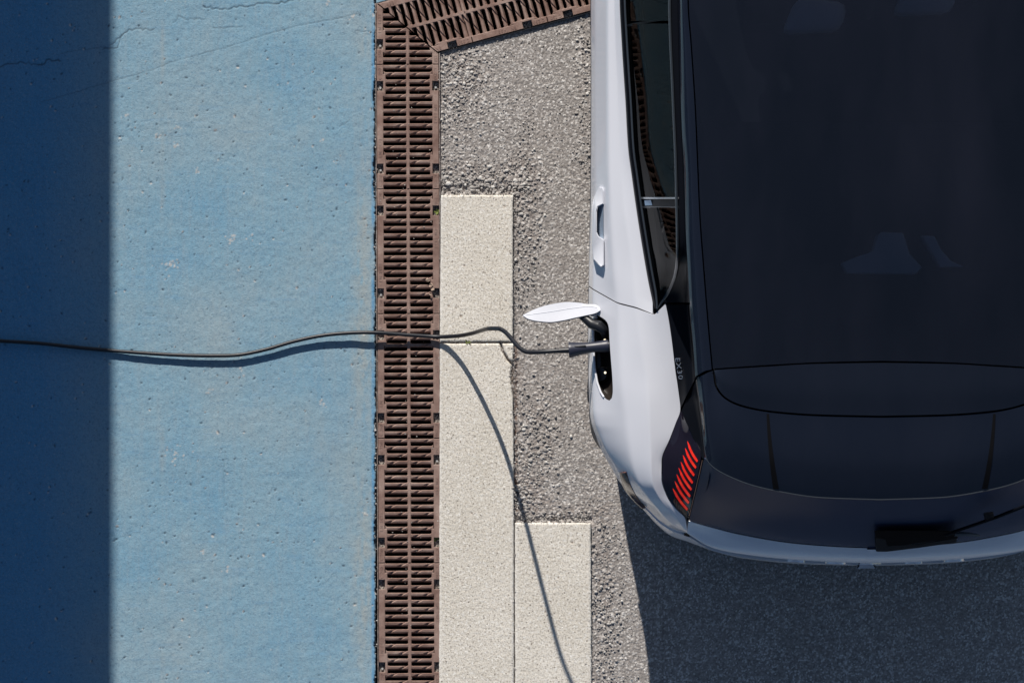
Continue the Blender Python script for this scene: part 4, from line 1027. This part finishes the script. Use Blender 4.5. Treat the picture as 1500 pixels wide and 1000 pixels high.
# tailgate side panels
tl_ = [(998.2, 601.5, 1.01), (1012, 633, 1.045), (1020, 652, 1.06), (1029, 671.5, 1.09)]
tm_ = [(1018.5, 558.5, 1.08), (1024.5, 605, 1.08), (1029.2, 645, 1.08), (1032.5, 671, 1.10)]
tr_ = [(1020.5, 555.5, 1.415), (1026.5, 600, 1.40), (1031, 645, 1.39), (1034.2, 669.5, 1.38)]
panel('tailgate_side', [tl_, tm_, tr_], M_black, 12, 40)
panel('side_backing', [[(995, 590, .97), (1003, 620, .97), (1018, 655, 1.0), (1026, 690, 1.0), (1012, 745, .92)], [(1022, 545, 1.0), (1028, 600, 1.02), (1034, 645, 1.03), (1036, 680, 1.04), (1020, 750, .96)], [(1022, 547, 1.38), (1028, 600, 1.38), (1034, 645, 1.35), (1040, 680, 1.34), (1024, 750, 1.02)]], M_gap, 4, 20, skirt=0)
# tail light
t_out = [(997.2, 601.5, .992), (989.8, 620, .986), (982.4, 641, .979), (970.2, 675, .963), (970.0, 700, .952), (977, 724.5, .933), (990.8, 744.5, .918), (1005, 759, .908)]
t_in = [(998.4, 602.5, 1.01), (1005, 618, 1.025), (1012.5, 634, 1.04), (1026.5, 667, 1.08), (1023.3, 690, 1.065), (1017.5, 716, 1.03), (1012, 740, .98), (1007.4, 758.5, .925)]
t_m = [tuple((np.array(a) * .5 + np.array(b) * .5) + np.array([0, 0, -.01])) for a, b in zip(t_out, t_in)]
tg = loft_grid([t_out, t_m, t_in], 24, 80); GR['lamp'] = tg
BARS_P = [((1007, 646), (1021.6, 675.6)), ((1003.7, 656), (1019.4, 685)), ((1000.5, 666.3), (1016.8, 696)), ((997.3, 676), (1014.5, 707)), ((994.2, 685), (1012.7, 717)), ((991.2, 694.3), (1010.8, 727)), ((988.5, 704.5), (1008.9, 736.5)), ((985.6, 715), (1006.8, 746))]
for mi in (0, 1):
    tlg = empty('tail_light', tuple(np.array([-(XC - W(996, 690, 1.05)[0]) * (1 if mi == 0 else -1), W(996, 690, 1.05)[1], 1.05]))); tlg.parent = car
    on_car(link('lamp_lens', grid_to_mesh('lamp_lens', mirror_world(tg) if mi else tg, .01, 50), M_lamp), tlg)
    for bi, (p0, p1) in enumerate(BARS_P):
        n_ = 9; up_ = []; lo_ = []
        for i in range(n_):
            t = i / (n_ - 1); x = p0[0] + (p1[0] - p0[0]) * t; y = p0[1] + (p1[1] - p0[1]) * t
            bow = -1.7 * math.sin(math.pi * t); x += bow * .85; y -= bow * .5
            w_ = 2.25 * (min(1, t * 4 + .15)) ; w_ = w_ if t < .9 else 1.8
            up_.append(Vector(surf('lamp', x + .45 * w_, y - .9 * w_ * .8, .0025))); lo_.append(Vector(surf('lamp', x - .45 * w_, y + .9 * w_ * .8, .0025)))
        if mi: up_ = [Vector((2 * XC - v.x, v.y, v.z)) for v in up_]; lo_ = [Vector((2 * XC - v.x, v.y, v.z)) for v in lo_]
        mb = MB(); vv = up_ + lo_; mb.add([tuple(v) for v in vv] + [(v.x, v.y, v.z - .004) for v in vv],
            [(i, i+1, n_+i+1, n_+i) for i in range(n_-1)] + [(i, 2*n_+i, 2*n_+i+1, i+1) for i in range(n_-1)] + [(n_+i, n_+i+1, 3*n_+i+1, 3*n_+i) for i in range(n_-1)])
        on_car(mb.build('light_bar', M_red), tlg)
    # amber lower part with fine vertical bars
    tri = [(985.5, 733), (988, 728), (1006, 748), (1006.3, 757.5), (1000, 753), (991, 744)]
    w3 = [Vector(surf('lamp', x, y, .0015)) for x, y in tri]
    if mi: w3 = [Vector((2 * XC - v.x, v.y, v.z)) for v in w3]
    mb = MB(); mb.add([tuple(v) for v in w3], [(0, 1, 2, 3), (0, 3, 4, 5)]); on_car(mb.build('indicator_lens', M_amber), tlg)
    for i in range(6):
        t = i / 5; x = 988 + 15.5 * t; y = 731 + 16.5 * t
        pp = [(x - .5, y - 1), (x + .7, y), (x + .5, y + 6 + 2 * (1 - abs(t - .5))), (x - .7, y + 5)]
        w3 = [Vector(surf('lamp', a, b, .0032)) for a, b in pp]
        if mi: w3 = [Vector((2 * XC - v.x, v.y, v.z)) for v in w3]
        mb = MB(); mb.add([tuple(v) for v in w3], [(0, 1, 2, 3)]); on_car(mb.build('indicator_bar', M_amber2), tlg)
# rear glass, shelf, vertical face, bumper
gt = [(1031.5, 670.5, 1.36), (1050, 687, 1.37), (1088, 702, 1.375), (1136, 715, 1.38), (1204, 725, 1.38), (1289, 728, 1.38)]
gm_ = [(1021.8, 712, 1.20), (1046, 730, 1.20), (1087, 744, 1.20), (1155, 758, 1.20), (1232, 766, 1.20), (1289, 767, 1.20)]
gb = [(1009.3, 761.8, .99), (1040, 770.5, .99), (1085, 781.5, .99), (1170, 795, .995), (1255, 800.6, 1.0), (1289, 801.3, 1.0)]
M_rglass = mat('dark_rear_window', (.034, .044, .080), .25, spec=.10)
span_panel('rear_window', [gt, gm_, gb], M_rglass, 24, key='rwin', skirt=.004)
span_panel('window_backing', [[(x + 1, y - 2.0, z - .004) for x, y, z in gb], [(x + 1, y - 2.5, z - .06) for x, y, z in gb], [(x + 2, y - 4, z - .25) for x, y, z in gb]], M_gap, 6, 0)
ga = [(1009.0, 763.0, .975), (1040, 771.7, .973), (1085, 782.8, .970), (1170, 796.4, .976), (1255, 802, .978), (1289, 802.8, .978)]
gl = [(1007.4, 772.5, .950), (1041, 786, .954), (1082, 797.8, .958), (1170, 811, .962), (1255, 816.3, .964), (1289, 817, .964)]
gk = [(1006.6, 780.8, .935), (1043, 801.6, .935), (1078, 809.8, .935), (1170, 820, .935), (1255, 824, .935), (1289, 824.6, .935)]
gv = [(1006.6, 778, .70), (1043, 797, .70), (1078, 806, .70), (1170, 817, .70), (1255, 822, .70), (1289, 822.6, .70)]
span_panel('tailgate', [ga, gl, gk, [(x, y - 1, .83) for x, y, z in gk], gv], M_white, 24, key='gate', pars=[0, .18, .32, .55, 1], sharp=60)
# thin bright seal along the tail light seam
for mi in (0, 1):
    pts = [Vector(W(x, y, z)) for x, y, z in ((1028.8, 674, 1.12), (1024.2, 695, 1.10), (1016.7, 727, 1.06), (1009.8, 755, .98))]
    if mi: pts = [Vector((2 * XC - v.x, v.y, v.z)) for v in pts]
    mb = MB(); mb.tube(pts, .0011, 6); on_car(mb.build('seam_seal', mat('copper_tinted_seal', (.35, .22, .18), .3, metal=.5)), car)
panel('seam_backing', [[(1022, 668, 1.04), (1004, 762, .87), (1002, 784, .70)], [(1036, 674, 1.06), (1012, 764, .90), (1010, 786, .70)]], M_gap, 4, 20, skirt=0)
# bumper
bt = [(x, y + (1.7 if i else 0), z) for i, (x, y, z) in enumerate([(922, 719, .70), (947, 744.5, .70), (967, 764.6, .70), (984.5, 775.6, .70), (1006, 783.2, .70), (1044, 804.2, .70), (1078, 812.4, .69), (1170, 821.8, .67), (1289, 825.9, .66)])]
bs = [(919, 721.5, .60), (942, 746, .60), (962, 768, .60), (984, 785, .60), (1008, 793.2, .60), (1046, 807, .60), (1088, 817.2, .60), (1185, 826.0, .60), (1289, 828.6, .60)]
bl_ = [(921, 716, .40), (944, 741, .40), (964, 763, .40), (986, 780, .40), (1010, 788, .40), (1048, 802, .40), (1088, 812, .40), (1185, 821, .40), (1289, 823, .40)]
bd = [(925, 710, .22), (950, 733, .22), (970, 753, .22), (992, 768, .22), (1014, 774, .22), (1052, 788, .22), (1088, 797, .22), (1185, 806, .22), (1289, 808, .22)]
span_panel('rear_bumper', [bt, bs, bl_, bd], M_white, 20, sharp=60)
bb = [[(x + 2, y - 5, z + .03) for x, y, z in bt[3:]], [(x + 2, y - 6, z - .06) for x, y, z in bt[3:]]]
span_panel('bumper_backing', bb, M_gap, 4, 0)
# corner reflector
cl_ = [(907.2, 692.5), (908.6, 700), (911.5, 709), (916, 718), (923, 727), (931.5, 736), (941, 745)]
cr_ = [(917, 692), (919.3, 699), (922, 707.5), (926, 716.5), (931.5, 725.5), (938.5, 734.5), (946.2, 743)]
def refl_row(f, lift): return [(a[0] * (1 - f) + b[0] * f, a[1] * (1 - f) + b[1] * f, surf('quarter', a[0] * (1 - f) + b[0] * f + .8, a[1] * (1 - f) + b[1] * f, lift)[2]) for a, b in zip(cl_, cr_)]
lf = refl_row(0, .003); lf = [(x - .8, y, z - .05) for x, y, z in lf]; rt_ = refl_row(1, .003); md_ = refl_row(.10, .014); md2 = refl_row(.6, .014)
panel('corner_reflector', [lf, md_, md2, rt_], M_refl, 10, 40, skirt=.006)
# door handles
for mi in (0, 1):
    hp = [(877, 274), (881.5, 275), (884.3, 279), (884.3, 299), (875.8, 303), (874.2, 309), (874.2, 340), (877, 346), (884.6, 350.5), (884.8, 388), (882, 391.5), (879.5, 390.5), (869, 380), (867.6, 360), (867.2, 312), (868.0, 297), (871, 287)]
    zt = [.915 if x > 878 else (.905 if x > 873 else .885) for x, y in hp]
    w2 = [W(x, y, .90)[:2] for x, y in hp]
    if mi: w2 = [(2 * XC - a, b) for a, b in w2]
    mb = MB(); n_ = len(hp); vv = [(w2[i][0], w2[i][1], .80) for i in range(n_)] + [(w2[i][0], w2[i][1], zt[i] + .006) for i in range(n_)]
    mb.add(vv, [tuple(range(n_, 2 * n_))] + [(i, (i+1) % n_, n_ + (i+1) % n_, n_ + i) for i in range(n_)])
    me = new_mesh('door_handle', mb.v, mb.f, True, 40); bm = bmesh.new(); bm.from_mesh(me); bmesh.ops.recalc_face_normals(bm, faces=bm.faces)
    es = [e for e in bm.edges if all(v.co.z > .86 for v in e.verts)]; bmesh.ops.bevel(bm, geom=es, offset=.003, segments=2, affect='EDGES', clamp_overlap=True)
    bmesh.ops.triangulate(bm, faces=[f for f in bm.faces if len(f.verts) > 4]); bm.to_mesh(me); bm.free(); me.set_sharp_from_angle(angle=R(50))
    on_car(link('door_handle', me, M_white), car)
    rp = [(875.8, 303), (883.8, 299), (884.2, 350), (877, 346), (874.4, 340), (874.4, 309)]
    w3 = [Vector(surf('door', x, y, .004)) for x, y in rp]
    if mi: w3 = [Vector((2 * XC - v.x, v.y, v.z)) for v in w3]
    mb = MB(); mb.add([tuple(v) for v in w3], [(0, 1, 2, 3), (0, 3, 4, 5)]); on_car(mb.build('handle_recess', mat('blue_grey_recess_shade', (.22, .28, .36), .12, spec=.8)), car)  # blue-grey patch over the door skin: shade and blue reflection put into its colour
# lettering on the pillar and on the tailgate
me = text_mesh('EX30', .030, .0008, 1.12)
p0 = Vector(surf('pillar', 987.0, 520, .004)); p1 = Vector(surf('pillar', 993.6, 560, .004))
tx = (p1 - p0).normalized(); pa = Vector(surf('pillar', 996.5, 539, .004)); pb = Vector(surf('pillar', 990.3, 540, .004)); ty = (pa - pb); ty = (ty - tx * ty.dot(tx)).normalized(); tz = tx.cross(ty)
if tz.z < 0: ty = -ty; tz = tx.cross(ty)
mm = Matrix((tx, ty, tz)).transposed().to_4x4(); mm.translation = Vector(surf('pillar', 994.6, 539.6, .004)); me.transform(mm)
on_car(link('model_lettering', me, M_chrome), car)
for i, (chx, px_, py_) in enumerate((('V', 1165, 821.4), ('O', 1224, 824.0), ('L', 1281, 824.7), ('V', 1337, 823.6), ('O', 1397, 820.6))):
    me = text_mesh(chx, .075, .004, 1.0); sl = math.atan2(-((px_ - 1289) / 1289) * .9, 1) * .55
    mm = Matrix.Translation(Vector(W(px_, py_ - .6, .86))) @ Matrix.Rotation(-(1289 - px_) * .00052 * 1.0, 4, 'Z') @ Matrix.Rotation(R(90), 4, 'X')
    me.transform(mm @ Matrix.Diagonal((1.25, 1, 1, 1))); on_car(link('tailgate_letter', me, mat('bright_letter', (.85, .87, .9), .15, metal=.6)), car)
# rear wiper
wp = empty('rear_wiper', tuple(np.array(W(1340, 790, 1.05)) - np.array([XC, 0, 0]))); wp.parent = car
def gz(y): return 1.035 + (806 - y) * .0056
def slabpoly(pts, lift, thick, name, m, bev=.003):
    w3 = [W(x, y, gz(y) + lift) for x, y in pts]; mb = MB()
    mb.prism([p[:2] for p in w3], [p[2] - thick for p in w3], [p[2] for p in w3]); o = mb.build(name, m, bevel=bev)
    bm = bmesh.new(); bm.from_mesh(o.data); bmesh.ops.triangulate(bm, faces=[f for f in bm.faces if len(f.verts) > 4]); bm.to_mesh(o.data); bm.free(); on_car(o, wp)
M_wip = mat('wiper_black', (.003, .0035, .005), .6, spec=.03)
slabpoly([(1281, 776.5), (1330, 776.2), (1396, 777.5), (1403, 783), (1403.5, 788), (1345, 795), (1300, 800), (1298, 790), (1283, 788)], .008, .030, 'wiper_cover', M_wip)
slabpoly([(1282, 787), (1299, 790), (1300, 799), (1343, 797), (1402, 788), (1401, 794), (1345, 802), (1300, 807.5), (1284, 807.5)], .000, .05, 'wiper_base', mat('wiper_plastic', (.012, .015, .02), .6, spec=.06), .002)
mb = MB(); mb.tube([Vector(W(1398, 781.5, gz(781) + .01)), Vector(W(1420, 782, gz(782) + .008)), Vector(W(1435, 784, gz(784)))], [.008, .006, .003], 8); on_car(mb.build('wiper_arm', M_frame, smooth=True), wp)
mb = MB(); mb.tube([Vector(W(x, y, gz(y) + .006)) for x, y in ((1385, 783), (1425, 769), (1460, 757), (1500, 741), (1545, 721))], .0055, 8); on_car(mb.build('wiper_blade', M_black, smooth=True), wp)
slabpoly([(1441, 751), (1455, 749), (1457, 761), (1443, 763)], .014, .03, 'blade_clip', M_black)
# front end: bonnet, windscreen, front bumper (out of the picture)
def spanw(name, curves, m): return span_panel(name, curves, m, 14)
spanw('windscreen', [[(1040, -562, 1.43), (1150, -575, 1.48), (1289, -580, 1.50)], [(960, -720, 1.02), (1100, -770, 1.03), (1289, -785, 1.04)]], M_roof)
spanw('bonnet', [[(950, -725, 1.0), (1100, -776, 1.02), (1289, -790, 1.03)], [(960, -880, .93), (1100, -900, .97), (1289, -910, .98)], [(1080, -1010, .80), (1180, -1025, .84), (1289, -1030, .85)]], M_white)
spanw('front_bumper', [[(1070, -1015, .80), (1170, -1030, .83), (1289, -1036, .84)], [(1000, -1030, .6), (1140, -1052, .6), (1289, -1060, .6)], [(1000, -1000, .22), (1140, -1020, .22), (1289, -1030, .22)]], M_white)
# cabin
mb = MB(); mb.box(W(930, 0, .5)[0], 2 * XC - W(930, 0, .5)[0], gy(690), gy(-600), .40, .44); on_car(mb.build('cabin_floor', M_cabin), car)
def seat(cx, cy, name='seat'):
    st = empty(name, (gx(cx) - XC, gy(cy), .44)); st.parent = car
    c = Vector((gx(cx), gy(cy), 0)); mb = MB(); mb.box(c.x - .24, c.x + .24, c.y - .02, c.y + .46, .46, .62); on_car(mb.build('seat_cushion', M_cabin, bevel=.04), st)
    mb = MB(); mb.prism([(c.x - .21, c.y - .14), (c.x + .21, c.y - .14), (c.x + .23, c.y - .02), (c.x - .23, c.y - .02)], .62, 1.10); on_car(mb.build('seat_backrest', M_cabin, bevel=.035), st)
    mb = MB(); mb.prism([(c.x - .10, c.y - .20), (c.x + .09, c.y - .19), (c.x + .11, c.y - .10), (c.x - .05, c.y - .08)], 1.12, 1.27); on_car(mb.build('headrest', M_seat, bevel=.03), st)
k12 = (H - 1.2) / H
def gpx(px, z): return 750 + (px - 750) * (H - z) / H
seat(gpx(1190, 1.2), gpx(20, 1.2) - 70 + 0, 'front_seat'); seat(gpx(1352, 1.2), -40, 'front_seat')
rs = empty('rear_bench', (0, gy(370), .44)); rs.parent = car
mb = MB(); mb.box(XC - .56, XC + .56, gy(400), gy(385) + .45, .46, .62); on_car(mb.build('bench_cushion', M_cabin, bevel=.03), rs)
mb = MB(); mb.prism([W(x, y, 1.12)[:2] for x, y in ((1232, 386), (1250, 378), (1278, 368), (1284, 346), (1290, 340), (1322, 341), (1332, 372), (1350, 392), (1340, 402), (1240, 401))], 1.0, 1.16); on_car(mb.build('headrest', M_seat, bevel=.006), rs)
mb = MB(); mb.prism([W(x, y, 1.12)[:2] for x, y in ((1349, 345), (1368, 346), (1378, 366), (1392, 382), (1412, 391), (1376, 392))], 1.0, 1.16); on_car(mb.build('headrest', M_seat, bevel=.006), rs)

# ------------------------------------------------------------------ charging cable and plug
cb = empty('charging_cable', tuple(W(600, 491, 0.0))); tag(cb, 'black charging cable lying across the blue floor and drain, plugged into the white car', 'cable')
path = [(-420, 460, .012), (-250, 482, .012), (-100, 494, .014), (0, 499.3, .018), (60, 503, .018), (120, 509.5, .015), (200, 516.2, .017), (260, 519.8, .019), (310, 520.8, .020), (350, 519.5, .020), (390, 511.5, .020), (430, 500, .021), (470, 491.6, .023), (510, 487.6, .026), (550, 487, .030),
        (600, 490.6, .022), (640, 493.0, .020), (665, 492.3, .055), (681, 490.3, .113), (694, 487.4, .185), (701, 485.2, .24), (706, 483.6, .31), (709.5, 482.6, .40), (713, 481.7, .53), (718, 481.0, .65), (731, 481.3, .73), (738, 484.6, .75), (745, 491, .775), (753, 500.5, .805), (762, 510, .835), (772, 515.4, .855), (785, 515.4, .87), (800, 514.7, .88), (818, 513.6, .884)]
pts = Wa(path); d = np.r_[0, np.cumsum(np.linalg.norm(np.diff(pts, axis=0), axis=1))]; d /= d[-1]
# smooth Catmull sampling
def catmull(P, n=12):
    P = np.vstack([2 * P[0] - P[1], P, 2 * P[-1] - P[-2]]); out = []
    for i in range(1, len(P) - 2):
        for t in np.linspace(0, 1, n, endpoint=False):
            out.append(.5 * ((2 * P[i]) + (-P[i-1] + P[i+1]) * t + (2*P[i-1] - 5*P[i] + 4*P[i+1] - P[i+2]) * t*t + (-P[i-1] + 3*P[i] - 3*P[i+1] + P[i+2]) * t**3))
    out.append(P[-2]); return np.array(out)
cp = catmull(pts, 10); px_ = cp[:, 0] * S + 750
rad = np.interp(px_, [-400, 0, 500, 640, 720, 820], [.0060, .0060, .0064, .0066, .0071, .0074])
mb = MB(); mb.tube([Vector(p) for p in cp], list(rad), 14); on_car(mb.build('cable_sheath', M_cable, smooth=True, sharp=50), cb)
zp = .884
def pl(x, y, z=zp): return Vector(W(x, y, z))
mb = MB()
for i in range(7):
    x = 819.5 + i * 2.1; mb.tube([pl(x, 513.6 - i * .12), pl(x + .9, 513.5 - i * .12)], .0095, 14)
mb.tube([pl(818, 513.6), pl(834, 512.8)], [.0078, .0095], 14); on_car(mb.build('strain_relief', M_rubber, smooth=True, sharp=40), cb)
plug = [(833.4, 512.6, 11.3), (835.2, 512.5, 11.6), (838.5, 512.0, 10.9), (846, 511.0, 9.7), (856, 509.8, 8.3), (866, 508.6, 7.7), (874, 507.8, 7.8), (882, 507.2, 8.6), (889, 506.5, 9.2), (892, 506, 8.6)]
mb = MB(); mb.tube([pl(x, y, .886 + (x - 834) * .0001) for x, y, _ in plug], [w_ / S * .965 for _, _, w_ in plug], 24)
M_plug = mat('dark_blue_plug_plastic', (.020, .023, .040), .42, spec=.5); on_car(mb.build('plug_body', M_plug, smooth=True, sharp=50), cb)
mb = MB(); mb.prism([W(x, y, .9)[:2] for x, y in ((841, 506.5), (858, 505.2), (859, 508.2), (842, 509.6))], .89, .908); on_car(mb.build('plug_latch', M_rubber, bevel=.0015), cb)
mb = MB(); mb.tube([pl(888.5, 506.3, .888), pl(892.5, 506, .888)], 7.0 / S, 20); on_car(mb.build('plug_collar', M_rubber, smooth=True), cb)
